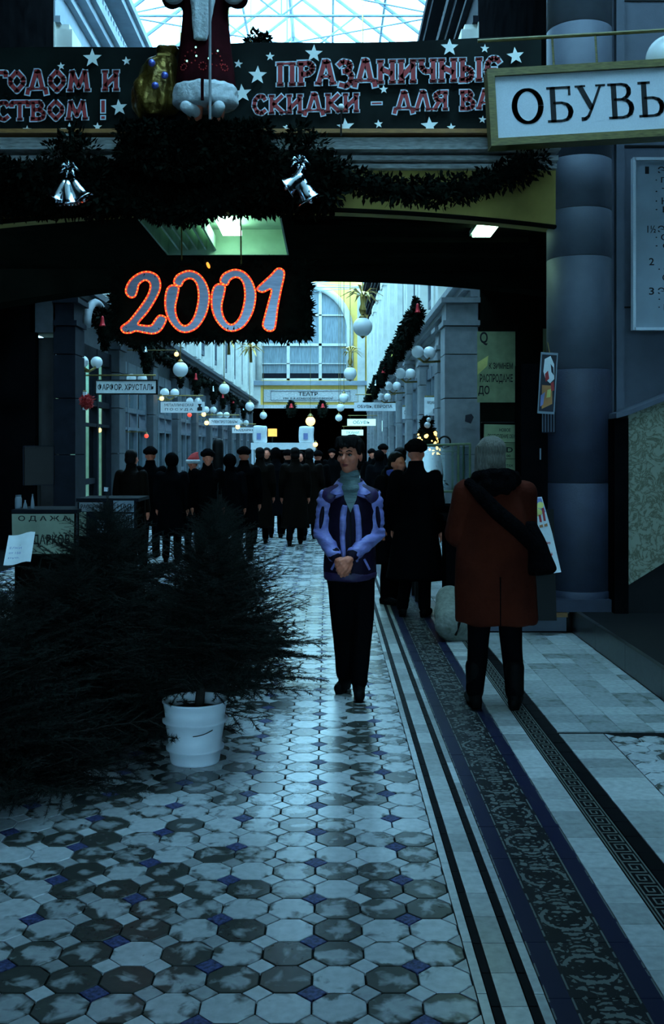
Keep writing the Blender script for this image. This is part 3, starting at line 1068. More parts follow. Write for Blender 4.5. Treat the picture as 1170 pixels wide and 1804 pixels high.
# wall with an arched opening: four pieces
mb.bx(XL - .3, wcx - wr, TY, TY + .4, 4.05, 14); mb.bx(wcx + wr, XR + .3, TY, TY + .4, 4.05, 14)
mb.bx(wcx - wr, wcx + wr, TY, TY + .4, 4.05, zsill)
arc = [(wcx + wr * math.cos(PI * i / 24), zs + wr * math.sin(PI * i / 24)) for i in range(25)]
mb.prism([(wcx + wr, 14)] + arc + [(wcx - wr, 14)], TY, TY + .4)
wall_end = struct(mb.build('wall_end', M['theatre_yellow']))
mb = MB(); mb.tube([Vector((wcx - wr - .12, TY - .02, zsill))] + [Vector((wcx + (wr + .12) * math.cos(PI - PI * i / 24), TY - .02, zs + (wr + .12) * math.sin(PI * i / 24))) for i in range(25)] + [Vector((wcx + wr + .12, TY - .02, zsill))], .2, 8)
mb.build('arch_moulding', M['white_facade'], wall_end, True)
for x in (XL + .25, XR - .45):
    mb = MB(); mb.bx(x - .22, x + .22, TY - .15, TY, 4.05, 11); mb.build('pilaster', M['white_facade'], wall_end)
mb = MB(); mb.bx(XL, XR, TY - .3, TY, 5.25, 5.5); mb.build('sill_course', M['blue_facade'], wall_end)
mb = MB(); mb.bx(XL, XR, TY - .25, TY, 3.92, 4.12); mb.build('string_course', M['cornice'], wall_end)
win = struct(link('window_50', None))
for x0, x1, z0, z1 in ((-.09, .09, zsill, 10.9), (-1.02, -.84, zsill, 10.7), (.84, 1.02, zsill, 10.7), (-wr, wr, 7.55, 7.7), (-wr, wr, zsill, zsill + .12), (-wr, -wr + .1, zsill, 8.6), (wr - .1, wr, zsill, 8.6), (-wr, wr, 9.3, 9.38), (-wr, wr, 6.5, 6.55)):
    if x0 == -.09:
        continue
    mb = MB(); mb.bx(wcx + x0, wcx + x1, TY + .12, TY + .22, z0, z1); mb.build('mullion', M['white_facade'], win)
xs_ = [-wr, -.93, .93, wr]
M['theatre_glass'] = mat('curtained_window_glass', (0.20, 0.26, 0.29), 0.3, vs=5, var=0.30, stretch=(4, 1, .4))
for a, b in zip(xs_[:-1], xs_[1:]):
    for z0, z1 in ((zsill, 7.6), (7.6, 9.34), (9.34, 10.95)):
        mb = MB(); mb.bx(wcx + a + .02, wcx + b - .02, TY + .25, TY + .27, z0, z1); mb.build('pane', M['theatre_glass'], win)
    mb = MB(); mb.bx(wcx + a + .1, wcx + b - .1, TY + .2, TY + .24, zsill + .12, zsill + .42); mb.build('window_rail', M['dark_blue_wall'], win)
# passage below the theatre
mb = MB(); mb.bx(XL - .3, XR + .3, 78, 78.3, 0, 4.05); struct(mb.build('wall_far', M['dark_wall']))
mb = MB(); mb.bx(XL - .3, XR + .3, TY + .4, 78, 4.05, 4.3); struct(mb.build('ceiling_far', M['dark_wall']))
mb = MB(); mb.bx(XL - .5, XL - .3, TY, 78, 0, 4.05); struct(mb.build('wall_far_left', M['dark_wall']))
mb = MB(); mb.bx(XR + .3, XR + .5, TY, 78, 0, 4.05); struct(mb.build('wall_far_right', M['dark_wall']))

# ================================================================== THE THINGS
# ---- banner over the bridge
st = .185
SL = {
    'П': (.8, [[(.17, 0), (.17, .93)], [(.63, 0), (.63, .93)], [(.03, .93), (.77, .93)], [(.05, .03), (.29, .03)], [(.51, .03), (.75, .03)]]),
    'Р': (.72, [[(.17, 0), (.17, .95)], [(.05, .93), (.48, .93), (.62, .8), (.6, .6), (.45, .47), (.17, .45)], [(.05, .03), (.3, .03)]]),
    'А': (.8, [[(.12, .02), (.36, .97)], [(.3, .97), (.48, .97), (.68, .02)], [(.2, .33), (.6, .33)], [(.0, .03), (.24, .03)], [(.56, .03), (.8, .03)]]),
    'З': (.68, [[(.08, .78), (.25, .95), (.5, .9), (.56, .72), (.42, .56), (.25, .54)], [(.42, .54), (.6, .38), (.58, .1), (.4, -.1), (.12, -.02)]]),
    'Д': (.86, [[(.2, .13), (.4, .97)], [(.34, .97), (.5, .97), (.66, .13)], [(.04, .12), (.82, .12)], [(.08, .12), (.03, -.16)], [(.78, .12), (.83, -.16)]]),
    'Н': (.8, [[(.17, 0), (.17, .95)], [(.63, 0), (.63, .95)], [(.17, .62), (.63, .38)], [(.05, .03), (.29, .03)], [(.51, .03), (.75, .03)], [(.05, .93), (.29, .93)], [(.51, .93), (.75, .93)]]),
    'И': (.8, [[(.17, 0), (.17, .95)], [(.63, 0), (.63, .95)], [(.17, .2), (.63, .78)], [(.05, .03), (.29, .03)], [(.51, .03), (.75, .03)], [(.05, .93), (.29, .93)], [(.51, .93), (.75, .93)]]),
    'Ч': (.76, [[(.15, .95), (.15, .62), (.28, .46), (.58, .46)], [(.6, 0), (.6, .95)], [(.04, .93), (.26, .93)], [(.48, .93), (.72, .93)], [(.48, .03), (.72, .03)]]),
    'Ы': (.98, [[(.17, 0), (.17, .95)], [(.17, .52), (.4, .52), (.52, .38), (.5, .14), (.38, .04), (.05, .03)], [(.8, 0), (.8, .95)], [(.05, .93), (.29, .93)], [(.68, .93), (.92, .93)], [(.68, .03), (.92, .03)]]),
    'Е': (.7, [[(.62, .74), (.5, .93), (.3, .93), (.15, .72), (.12, .4), (.24, .1), (.44, .02), (.64, .2)], [(.14, .5), (.5, .5)]]),
    'С': (.7, [[(.6, .72), (.5, .93), (.3, .93), (.15, .72), (.12, .4), (.24, .1), (.44, .02), (.62, .2)]]),
    'К': (.76, [[(.17, 0), (.17, .95)], [(.64, .95), (.26, .5), (.66, .03)], [(.05, .03), (.29, .03)], [(.05, .93), (.29, .93)], [(.54, .03), (.76, .03)]]),
    'Л': (.78, [[(.12, .02), (.36, .97)], [(.3, .97), (.46, .97), (.64, .02)], [(0, .03), (.24, .03)], [(.52, .03), (.76, .03)]]),
    'Я': (.74, [[(.58, 0), (.58, .95)], [(.68, .93), (.3, .93), (.14, .78), (.2, .55), (.58, .48)], [(.34, .5), (.12, .03)], [(.46, .03), (.7, .03)], [(0, .03), (.22, .03)]]),
    'В': (.74, [[(.17, 0), (.17, .95)], [(.05, .93), (.46, .93), (.56, .75), (.44, .55), (.17, .52)], [(.44, .53), (.64, .36), (.6, .12), (.42, .03), (.05, .03)]]),
    'О': (.8, [[(.4, .98), (.13, .62), (.13, .38), (.4, .02), (.67, .38), (.67, .62), (.4, .98)]]),
    'М': (1.0, [[(.14, 0), (.24, .97)], [(.22, .97), (.5, .2), (.76, .97)], [(.76, .97), (.86, 0)], [(.02, .03), (.26, .03)], [(.74, .03), (.98, .03)]]),
    'Т': (.8, [[(.4, 0), (.4, .95)], [(.06, .68), (.06, .93), (.74, .93), (.74, .68)], [(.28, .03), (.52, .03)]]),
    'Г': (.66, [[(.17, 0), (.17, .95)], [(.05, .93), (.6, .93), (.6, .7)], [(.05, .03), (.29, .03)]]),
    '-': (.6, [[(.08, .42), (.5, .42)]]),
    '!': (.4, [[(.2, .98), (.2, .34)], [(.2, .14), (.2, .0)]]),
    ' ': (.42, []),
}


def word_letters(s, x0, x1, h):
    """outlined letters between x0 and x1: one builder per letter (0 outline, 1 fill)"""
    tot = sum(SL[c][0] for c in s)
    k = (x1 - x0) / tot
    x = x0
    out = []
    for ch in s:
        wd, strokes = SL[ch]
        mb = MB()
        for p in strokes:
            q = [(x + a * k, b * h) for a, b in p]
            serif = abs(p[0][1] - p[-1][1]) < .02 and len(p) == 2
            t = (.08 if serif else st) * min(k, h) * 1.05
            for m, ww, yy, ext in ((0, t + h * .12, -.0015, h * .06), (1, t, -.003, 0)):
                qq = [Vector(a) for a in q]
                if ext and q[0] != q[-1]:
                    d0 = (qq[0] - qq[1]).normalized(); d1 = (qq[-1] - qq[-2]).normalized()
                    qq[0] = qq[0] + d0 * ext; qq[-1] = qq[-1] + d1 * ext
                stroke_glyph(mb, [tuple(a) for a in qq], ww, yy, m)
        if strokes:
            out.append(mb)
        x += wd * k
    return out


BY = 8.78
BS = BY / S
banner = thing('banner', 'long black cloth banner with red outlined lettering and white stars above the bridge', 'banner', (0, BY, 4.33))
N = 90
mb = MB()
bx0, bx1 = P(-90, 0, BY).x, P(955, 0, BY).x
def b_y(x, t):
    return .018 * math.sin(x * 2.1 + 1.2 * t) + .010 * math.sin(x * 5.3 - 2 * t)
def b_top(x):
    u = 577 + x / BS
    return 1.6 + (790 - (84 - u * .021)) * BS - 4.33 - .012 * math.sin(x * 3)
rows = 6
for i in range(N + 1):
    x = bx0 + (bx1 - bx0) * i / N
    for j in range(rows + 1):
        t = j / rows
        z = (-.02 + x * .008) * (1 - t) + b_top(x) * t
        mb.v.append((x, b_y(x, t * 2) * .5 + .03, z))
nv = len(mb.v)
mb.v += [(x, y + .006, z) for x, y, z in mb.v]
for i in range(N):
    for j in range(rows):
        a = i * (rows + 1) + j
        b = a + rows + 1
        mb.f += [(a, b, b + 1, a + 1), (nv + a, nv + a + 1, nv + b + 1, nv + b)]; mb.m += [0, 0]
mb.build('cloth', M['banner'], banner, True)


def on_banner(u, v):
    p = P(u, v, BY - .012)
    return p.x, p.z - 4.33


def banner_words(s, u0, u1, v_base, h_px, rise):
    p0 = on_banner(u0, v_base)
    p1 = on_banner(u1, v_base)
    for mb in word_letters(s, p0[0], p1[0], h_px * BS):
        mb.v = [(x, y - .014, z + p0[1] + (x - p0[0]) * rise) for x, y, z in mb.v]
        mb.build('letter', [M['outline'], M['red_letter']], banner)


banner_words('ПРАЗДНИЧНЫЕ', 486, 884, 151, 41, .024)
banner_words('СКИДКИ - ДЛЯ ВАС', 443, 900, 201, 33, .022)
banner_words('ГОДОМ И', -15, 212, 162, 36, .012)
banner_words('СТВОМ !', -10, 190, 212, 33, .012)
for (u, v, r) in ((163, 103, 17), (223, 108, 8), (210, 190, 15), (48, 229, 8), (122, 232, 16), (172, 224, 8), (108, 117, 7),
                  (476, 100, 8), (553, 95, 16), (420, 113, 8), (454, 133, 17), (427, 165, 17), (505, 225, 7), (547, 232, 7), (609, 224, 16),
                  (667, 219, 8), (676, 158, 8), (792, 84, 16), (854, 86, 8), (908, 99, 16), (757, 222, 16), (795, 225, 8), (850, 211, 7)):
    x, z = on_banner(u, v)
    ph = rnd.uniform(-.12, .12)
    pl = []
    for i in range(10):
        rr = r * BS * (1 if i % 2 == 0 else .42)
        a = PI / 2 + ph + i * PI / 5
        pl.append((x + rr * math.cos(a), z + rr * math.sin(a)))
    mb = MB(); mb.prism(pl, -.020, -.016); mb.build('star', M['star'], banner)


# ---- foliage helper: a shaggy mass of small leaf blades round given points
def leaf_mass(pts, n, size, spread, seed=1, mb=None, down=0.3):
    r = random.Random(seed)
    mb = mb or MB()
    for _ in range(n):
        c, rad = r.choice(pts)
        d = Vector((r.gauss(0, 1), r.gauss(0, 1), r.gauss(0, 1))).normalized()
        p = Vector(c) + d * rad * r.uniform(.35, 1.0)
        t = (d + Vector((r.uniform(-1, 1), r.uniform(-1, 1), r.uniform(-1, 1) - down)) * spread).normalized()
        L = size * r.uniform(.6, 1.4)
        sd = t.cross(Vector((r.uniform(-1, 1), r.uniform(-1, 1), r.uniform(-1, 1)))).normalized() * L * .22
        e = p + t * L
        m_ = p + t * L * .5
        mb.add([p, m_ + sd, e, m_ - sd], [(0, 1, 2, 3)])
    return mb


def swag(u0, v0, u1, v1, sag, Y, r=.11, n=24):
    out = []
    for i in range(n + 1):
        t = i / n
        p = P(u0 + (u1 - u0) * t, v0 + (v1 - v0) * t + sag * 4 * t * (1 - t), Y)
        out.append((p, r * rnd.uniform(.75, 1.2)))
    return out


def garland(name, label, pts, n, size, seed, base, berries=0, core=.055):
    g = thing(name, label, 'garland', base, 0)
    b = Vector(base)
    mb = leaf_mass([(Vector(p) - b, r) for p, r in pts], n, size, .8, seed)
    stuff(mb.build('foliage', M['fir'], g))
    mb = MB(); mb.tube([Vector(p) - b for p, r in pts], [max(core * .4, r * .5) for p, r in pts], 8)
    mb.build('rope', M['fir'], g, True)
    return g


garland('fir_garland', 'dark fir garland sagging below the bridge front between the two silver bell clusters',
        swag(150, 300, 470, 300, 70, 8.62, .11), 2600, .06, 3, P(310, 380, 8.62))
garland('fir_garland', 'dark fir garland swag between right silver bell cluster and blue column',
        swag(560, 290, 940, 285, 50, 8.62, .12), 3000, .06, 4, P(740, 340, 8.62))
garland('fir_garland', 'short fir garland hanging above the green lit coffer below the red-coated figure',
        swag(225, 335, 420, 335, 48, 8.66, .09), 1500, .05, 9, P(320, 380, 8.66))
garland('fir_garland', 'dark fir garland at far left of bridge front beside left silver bells',
        swag(-60, 250, 70, 300, 20, 8.62, .10), 1200, .06, 5, P(0, 300, 8.62))


def bank(name, label, rows, n, size, seed):
    base = P(*rows[0][:2], rows[0][2]) ; g = thing(name, label, 'garland', base)
    pts = []
    for (u0, v0, Y_, u1, v1, r, m_) in rows:
        for i in range(m_):
            t = i / (m_ - 1)
            pts.append((P(u0 + (u1 - u0) * t, v0 + (v1 - v0) * t, Y_) - base, r))
    stuff(leaf_mass(pts, n, size, .9, seed).build('foliage', M['fir'], g))
    mb = MB()
    for i, (u0, v0, Y_, u1, v1, r, m_) in enumerate(rows):
        mb.tube([P(u0, v0, Y_ + .12) - base, P(u1, v1, Y_ + .12) - base], r * .8, 8)
    stuff(mb.build('wire_core', M['fir'], g, True))


bank('fir_curtain', 'deep dark fir curtain added to darken the left half of the bridge front',  # extra foliage added to black out the shaded fascia
     [(-60, 318, 8.86, 600, 318, .10, 40), (-60, 345, 8.88, 580, 345, .10, 40), (-60, 366, 8.9, 260, 366, .09, 20), (420, 362, 8.9, 575, 362, .09, 14), (80, 300, 8.8, 560, 300, .09, 30)], 15000, .06, 77)

# ---- silver bell clusters
def bell_mb(r, h):
    mb = MB()
    prof = [(r * .12, h), (r * .38, h * .93), (r * .48, h * .75), (r * .56, h * .5), (r * .68, h * .25), (r * .88, h * .08), (r * 1.02, 0), (r * .94, 0), (r * .6, h * .25), (r * .45, h * .6), (r * .1, h * .85)]
    mb.lathe(prof, 24)
    return mb


bell_me = bell_mb(.105, .20).mesh('bell', M['silver'], True)
mb = MB(); mb.ell((0, 0, 0), .022, 10, 7); clap_me = mb.mesh('clapper', M['silver'], True)


def bell_cluster(u, v, label, tilts, Y=8.5):
    p = P(u, v, Y)
    g = thing('bell_cluster', label, 'bells', p, 0, 'silver bell clusters on the bridge front')
    for (dx, dz, tx, ty, sc) in tilts:
        b = link('bell', bell_me, g, (dx, rnd.uniform(-.04, .04), dz), (tx, ty, 0)); b.scale = (sc,) * 3
        link('clapper', clap_me, b, (0, 0, -.005))
    mb = MB()
    for i in range(7):
        q = 2 * PI * i / 7
        mb.tube([(0, 0, .26), (.05 * math.cos(q), -.02, .27 + .05 * math.sin(q)), (.085 * math.cos(q), -.03, .24 + .06 * math.sin(q))], [.014, .02, .006], 6)
    mb.build('ribbon_bow', M['silver'], g, True)
    mb = leaf_mass([((x, .08, z), .13) for x, z in ((-.22, .2), (0, .28), (.22, .2), (-.12, .4), (.12, .4), (0, .05), (-.25, .05), (.25, .02), (0, .5))], 1500, .06, .8, 12)
    stuff(mb.build('foliage', M['fir'], g))
    mb = MB(); mb.tube([(0, .06, .1), (0, .06, .62)], .02, 6); mb.build('hanger', M['fir'], g)
    return g


bell_cluster(122, 353, 'cluster of three silver bells in fir wreath under ГОДОМ И part of banner',
             [(-.10, 0, .1, .45, .9), (.0, -.035, .15, -.1, 1.0), (.12, .01, .1, -.55, .95)])
bell_cluster(528, 342, 'two silver bells with bow in fir wreath below banner word СКИДКИ',
             [(-.11, .05, .1, .95, .9), (.09, -.04, .15, -.5, 1.1), (-.02, .13, .3, .5, .55)])

# ---- dark fir bank the red-coated figure stands on
g = thing('fir_bank', 'thick bank of dark fir branches under boots of the red-coated figure', 'greenery', P(340, 300, 8.6))
b = P(340, 300, 8.6)
pts = []
for i in range(13):
    u = 222 + i * 20
    dip = 1 - ((u - 342) / 135) ** 2
    for v in (232, 262, 262 + 36 * max(0, dip)):
        pts.append((P(u, v, 8.52) - b, .085))
stuff(leaf_mass(pts, 9000, .055, .9, 21).build('foliage', M['fir'], g))
mb = MB()
mb.loft([(P(0, 290, 8.6).z - b.z, 0, .09, .33, .08), (P(0, 262, 8.6).z - b.z, 0, .09, .48, .10), (P(0, 218, 8.6).z - b.z, 0, .06, .54, .13)], 24)
mb.build('trough', M['fir'], g, True)
zf = P(0, 214, 8.6).z


# ---- red-coated, white-bearded figure (head above the frame) with staff and gold sack
F = P(362, 214, 8.55)
fig = thing('christmas_figure', 'large red-coated white-bearded Christmas figure with white fur hem on the bridge', 'figure', (F.x, 8.55, zf))
mb = MB()
mb.loft([(.12, 0, 0, .22, .17), (.5, 0, 0, .20, .16), (.85, 0, 0, .17, .14), (1.05, 0, 0, .16, .13), (1.22, 0, 0, .10, .1)], 20)
mb.ell((0, 0, 1.38), (.11, .12, .14)); mb.caps((0, 0, 1.1), (0, 0, 1.3), .07, .06)
for sx in (-1, 1):
    mb.caps((sx * .15, 0, 1.13), (sx * .25, -.05, 1.0), .075, .07); mb.caps((sx * .25, -.05, 1.0), (sx * .22, -.16, 1.02), .07, .055)
    mb.caps((sx * .09, 0, .04), (sx * .09, 0, .3), .07, .08)
link('body', blob(mb, 'body', M['skin'], .018, 3), fig)
mb = MB()
mb.loft([(.24, 0, 0, .255, .20), (.5, 0, 0, .225, .185), (.85, 0, 0, .19, .16), (1.05, 0, 0, .19, .15), (1.2, 0, 0, .12, .12)], 22)
for sx in (-1, 1):
    mb.caps((sx * .16, 0, 1.12), (sx * .27, -.05, .98), .095, .09); mb.caps((sx * .27, -.05, .98), (sx * .235, -.15, 1.0), .09, .075)
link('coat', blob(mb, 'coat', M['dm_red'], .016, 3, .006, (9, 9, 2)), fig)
mb = MB(); mb.loft([(.10, 0, 0, .25, .2), (.125, 0, 0, .272, .218), (.24, 0, 0, .27, .215), (.27, 0, 0, .245, .195)], 26)
link('fur_hem', blob(mb, 'fur_hem', M['dm_white'], .014, 2, .008, (20, 20, 20)), fig)
mb = MB(); mb.bx(-.012, .012, -.222, -.2, .09, .26); mb.build('hem_seam', M['dm_red'], fig)
mb = MB()
mb.loft([(.58, -.02, -.195, .05, .02), (.72, -.01, -.19, .085, .035), (.9, 0, -.17, .10, .05), (1.05, 0, -.15, .105, .06), (1.25, 0, -.11, .12, .07), (1.36, 0, -.09, .1, .06)], 18)
link('beard', blob(mb, 'beard', M['dm_white'], .014, 3, .012, (26, 8, 5)), fig)
for sx in (-1, 1):
    mb = MB(); mb.caps((sx * .235, -.16, 1.0), (sx * .215, -.235, 1.03), .06, .055); mb.caps((sx * .235, -.19, 1.0), (sx * .18, -.22, 1.05), .025, .02)
    link('mitten', blob(mb, 'mitten', M['dm_red'], .012, 2), fig)
    mb = MB(); mb.lathe([(.09, -.03), (.1, 0), (.09, .03)], 16, (sx * .245, -.125, .995), 0, Matrix.Rotation(PI / 2, 3, 'X'))
    link('cuff', blob(mb, 'cuff', M['dm_white'], .014, 2), fig)
    mb = MB(); mb.caps((sx * .085 - .02 * 0, -.02, .05), (sx * .085 + sx * .05, -.2, .04), .055, .05); mb.caps((sx * .085, 0, .05), (sx * .085, 0, .17), .06, .07)
    link('boot', blob(mb, 'boot', M['dm_white'], .014, 2), fig)
mb = MB(); mb.lathe([(.125, 1.46), (.13, 1.5), (.11, 1.6), (.05, 1.7)], 20); mb.build('hat', M['dm_red'], fig, True)
mb = MB(); mb.lathe([(.13, 1.43), (.145, 1.46), (.13, 1.5)], 20); mb.build('hat_brim', M['dm_white'], fig, True)
r2 = random.Random(4)
mb = MB()
for (cx_, cz_, rr) in ((-.10, .45, .05), (.10, .43, .05), (-.16, .38, .025), (.0, .37, .03), (.17, .38, .025)):   # embroidered rosettes
    for i in range(9):
        a = 2 * PI * i / 9
        x = cx_ + rr * math.cos(a); z = cz_ + rr * math.sin(a)
        y = -math.sqrt(max(0, 1 - (x / .235) ** 2)) * .195
        mb.ell((x, y, z), .007, 6, 4)
stuff(mb.build('embroidery', M['santa_red'], fig))
mb = MB()
for (x, z) in ((-.055, .52), (-.05, .45), (-.13, .42), (.05, .43), (.12, .5)):
    mb.ell((x, -math.sqrt(max(0, 1 - (x / .235) ** 2)) * .205, z), .008, 6, 4)
stuff(mb.build('sequin_glints', M['cyan_bulb'], fig))  # sparkle put in as glowing lamp material, no lamps here
q = P(370, 210, 8.28)
t = thing('staff', 'thin grey staff standing in front of the red-coated figure', 'staff', (q.x, 8.28, q.z))
mb = MB(); mb.tube([(0, 0, 0), (0, 0, 1.4)], .011, 8); mb.build('shaft', M['grey_stone'], t)
mb = MB(); mb.lathe([(.011, 1.4), (.03, 1.43), (.03, 1.46), (.008, 1.5)], 10); mb.build('knob', M['silver'], t)
q = P(272, 205, 8.6)
t = thing('gold_sack', 'crumpled gold cloth sack with blue baubles beside the red-coated figure', 'sack', (q.x, 8.62, q.z))
mb = MB()
mb.loft([(0, 0, 0, .12, .1), (.08, 0, 0, .19, .15), (.25, 0, 0, .19, .15), (.42, .04, 0, .14, .11), (.52, .09, 0, .06, .05), (.58, .11, 0, .09, .08)], 20)
link('cloth', blob(mb, 'cloth', M['gold_dark'], .014, 2, .035, (13, 13, 5)), t)
for (u, v) in ((267, 110), (290, 132), (273, 150)):
    c = P(u, v, 8.42)
    mb = MB(); mb.ell((c.x - q.x, -.19, c.z - q.z), .03, 14, 9); mb.build('bauble', M['blue_bauble'], t, True)
mb = MB(); mb.tube([(.04, -.06, .5), (.13, -.05, .5), (.15, .05, .5), (.05, .06, .5), (.04, -.06, .5)], .012, 6); mb.build('tie', M['gold'], t)
# dark sprig sticking up behind the banner
q = P(450, 80, 9.14)
t = thing('fir_sprig', 'dark leafy sprig poking up above the banner right of the figure', 'greenery', q)
stuff(leaf_mass([((-.04, 0, .02), .05), ((.05, 0, .04), .05), ((0, 0, .08), .05), ((.1, 0, .06), .02)], 420, .045, .8, 5).build('foliage', M['fir'], t))
mb = MB(); mb.tube([(0, 0, 4.40 - q.z), (0, 0, .08)], .012, 6); mb.build('stem', M['bark'], t)
# little white socket boxes on the ledge
for u, v, lab in ((472, 245, 'small white box on bridge ledge right of the dark fir bank'), (220, 252, 'small white box on bridge ledge left of the dark fir bank')):
    q = P(u, v + 9, 8.72)
    t = thing('junction_box', lab, 'box', q)
    mb = MB(); mb.bx(-.026, .026, -.02, .02, 0, .085); mb.build('casing', M['sign_white'], t)
    mb = MB(); mb.bx(-.020, .020, -.024, -.02, .01, .075); mb.build('lid', M['paper'], t)
# small spotlights on the ledge
q = P(601, 240, 8.7)
t = thing('ledge_lamp', 'tiny globe lamp on dark stem before the banner star', 'lamp', q)
mb = MB(); mb.tube([(0, 0, 0), (0, 0, .22)], .008, 6); mb.build('stem', M['black'], t)
mb = MB(); mb.ell((0, 0, .245), .028, 12, 8); mb.build('globe', M['globe'], t, True)

# ---- ОБУВЬ lightbox sign hung from the column
SY = 8.35
TK, TN = .15, .07
OB = {
    'О': (.92, [([(.46 + .37 * math.cos(a), .5 + .46 * math.sin(a)) for a in [2 * PI * i / 36 for i in range(37)]],
               [.085 + .075 * abs(math.cos(2 * PI * i / 36)) for i in range(37)])]),
    'Б': (.80, [([(.2, 0), (.2, 1)], TK), ([(.03, .965), (.70, .965)], TN), ([(.67, .99), (.67, .74)], TN), ([(.03, .035), (.45, .035)], TN),
               ([(.2, .54), (.45, .54), (.60, .48), (.67, .38), (.69, .28), (.66, .16), (.58, .07), (.45, .035)], [.07, .07, .1, .14, .15, .13, .09, .07])]),
    'У': (.82, [([(.12, .97), (.43, .34)], TK), ([(.70, .97), (.43, .32), (.33, .12), (.24, .05), (.13, .05)], [.07, .075, .08, .1, .11]),
               ([(-.02, .97), (.28, .97)], .055), ([(.56, .97), (.84, .97)], .055)]),
    'В': (.80, [([(.2, 0), (.2, 1)], TK), ([(.03, .965), (.43, .965), (.56, .92), (.62, .82), (.62, .70), (.55, .60), (.42, .54), (.2, .54)], [.07, .07, .1, .13, .13, .1, .07, .07]),
               ([(.42, .54), (.58, .49), (.66, .39), (.68, .28), (.65, .15), (.57, .07), (.43, .035), (.03, .035)], [.07, .1, .14, .15, .13, .09, .07, .07])]),
    'Ь': (.80, [([(.2, 0), (.2, 1)], TK), ([(.03, .965), (.38, .965)], TN), ([(.03, .035), (.45, .035)], TN),
               ([(.2, .54), (.45, .54), (.60, .48), (.67, .38), (.69, .28), (.66, .16), (.58, .07), (.45, .035)], [.07, .07, .1, .14, .15, .13, .09, .07])]),
}
q = P(862, 189, SY)
t = thing('shoe_shop_sign', 'white wood-framed sign reading ОБУВЬ in black, hung at the blue column', 'sign', q, rot=(0, -math.radians(3.3), 0))
k = SY / S
W_, H_ = 378 * k, 136 * k
fw = 13 * k
mb = MB(); mb.bx(fw * .5, W_ - fw * .5, .03, .15, -H_ / 2 + fw * .5, H_ / 2 - fw * .5); mb.build('panel', M['sign_white'], t)
for x0, x1, z0, z1 in ((0, W_, H_ / 2 - fw, H_ / 2), (0, W_, -H_ / 2, -H_ / 2 + fw), (0, fw, -H_ / 2 + fw, H_ / 2 - fw), (W_ - fw, W_, -H_ / 2 + fw, H_ / 2 - fw)):
    mb = MB(); mb.bx(x0, x1, 0, .17, z0, z1); mb.build('frame_rail', M['olive_wood'], t)
hh = 63 * k
kx = hh * 1.0
x = 40 * k
for ch in 'ОБУВЬ':
    wd, sts = OB[ch]
    mb = MB()
    for pts, ws in sts:
        ww = [z * kx for z in ws] if isinstance(ws, list) else ws * kx
        stroke_glyph(mb, [(x + a * kx, (b - .5) * hh) for a, b in pts], ww, .027)
    x += wd * kx * 1.06
    mb.build('letter', M['near_black'], t)
mb = MB()
a0 = P(800, 52, SY + .1) - q
for xx in (P(1062, 0, SY).x - q.x, P(985, 0, SY).x - q.x, P(1230, 0, SY).x - q.x):
    mb.tube([(xx, .1, H_ / 2), (xx, .1, H_ / 2 + 60 * k)], .009, 6)
mb.tube([(-10 * k, .1, H_ / 2 + 58 * k), (360 * k, .1, H_ / 2 + 58 * k)], .016, 8)
mb.build('hanging_bar', M['olive_wood'], t)
# globe wall lamp, upper right corner
q = P(1178, 103, 8.6)
t = thing('globe_lamp', 'big white globe lamp behind top of ОБУВЬ sign at the right edge', 'lamp', q)
mb = MB(); mb.ell((0, 0, 0), .185, 28, 18); mb.build('globe', M['globe'], t, True)
mb = MB(); mb.lathe([(.06, -.24), (.08, -.19), (.10, -.165)], 16); mb.build('cup', M['brass'], t, True)
mb = MB(); mb.tube([(0, 0, -.23), (0, .3, -.3), (0, .62, -.2)], .022, 8); mb.build('arm', M['brass'], t, True)

# ---- directory board right of the column
q = P(1117, 430, 8.95)
t = thing('directory_board', 'pale directory board with typed floor list on the wall right of the column', 'sign', q)
k = 8.95 / S
mb = MB(); mb.bx(0, 1.05, 0, .05, -150 * k, 150 * k); mb.build('panel', M['blue_facade'], t)
mb = MB()
for x0, x1, z0, z1 in ((0, 1.05, 147 * k, 152 * k), (0, 1.05, -152 * k, -147 * k), (-.012, .012, -152 * k, 152 * k), (1.04, 1.065, -152 * k, 152 * k)):
    mb.bx(x0, x1, -.02, .05, z0, z1)
mb.build('frame', M['sign_white'], t)
for (u, v, s_, wd, ht) in ((1140, 300, '1', 7, 13), (1190, 300, 'ЭТАЖ', 62, 13), (1197, 318, '· ПОСУДА', 84, 12), (1197, 337, '· ТКАНИ', 84, 12), (1192, 354, '· КНИГИ', 74, 12), (1192, 369, '· КОФЕ', 74, 12),
                           (1148, 404, '1½', 15, 13), (1188, 404, 'ЭТАЖ', 58, 13), (1192, 418, '· САЛОН', 74, 11), (1192, 433, '· СВЕТ', 74, 11),
                           (1148, 461, '2', 9, 13), (1197, 474, '· СУМКИ', 74, 12), (1197, 489, 'ОБУВЬ', 60, 12), (1148, 513, '3', 9, 13), (1188, 513, 'ЭТАЖ', 58, 13), (1197, 527, '· ШУБЫ', 74, 11), (1197, 541, '· ШЛЯПЫ', 74, 11)):
    c = P(u, v, 8.95) - q
    text(t, s_, (c.x, -.002, c.z), wd * k, ht * k, M['near_black'], .015)

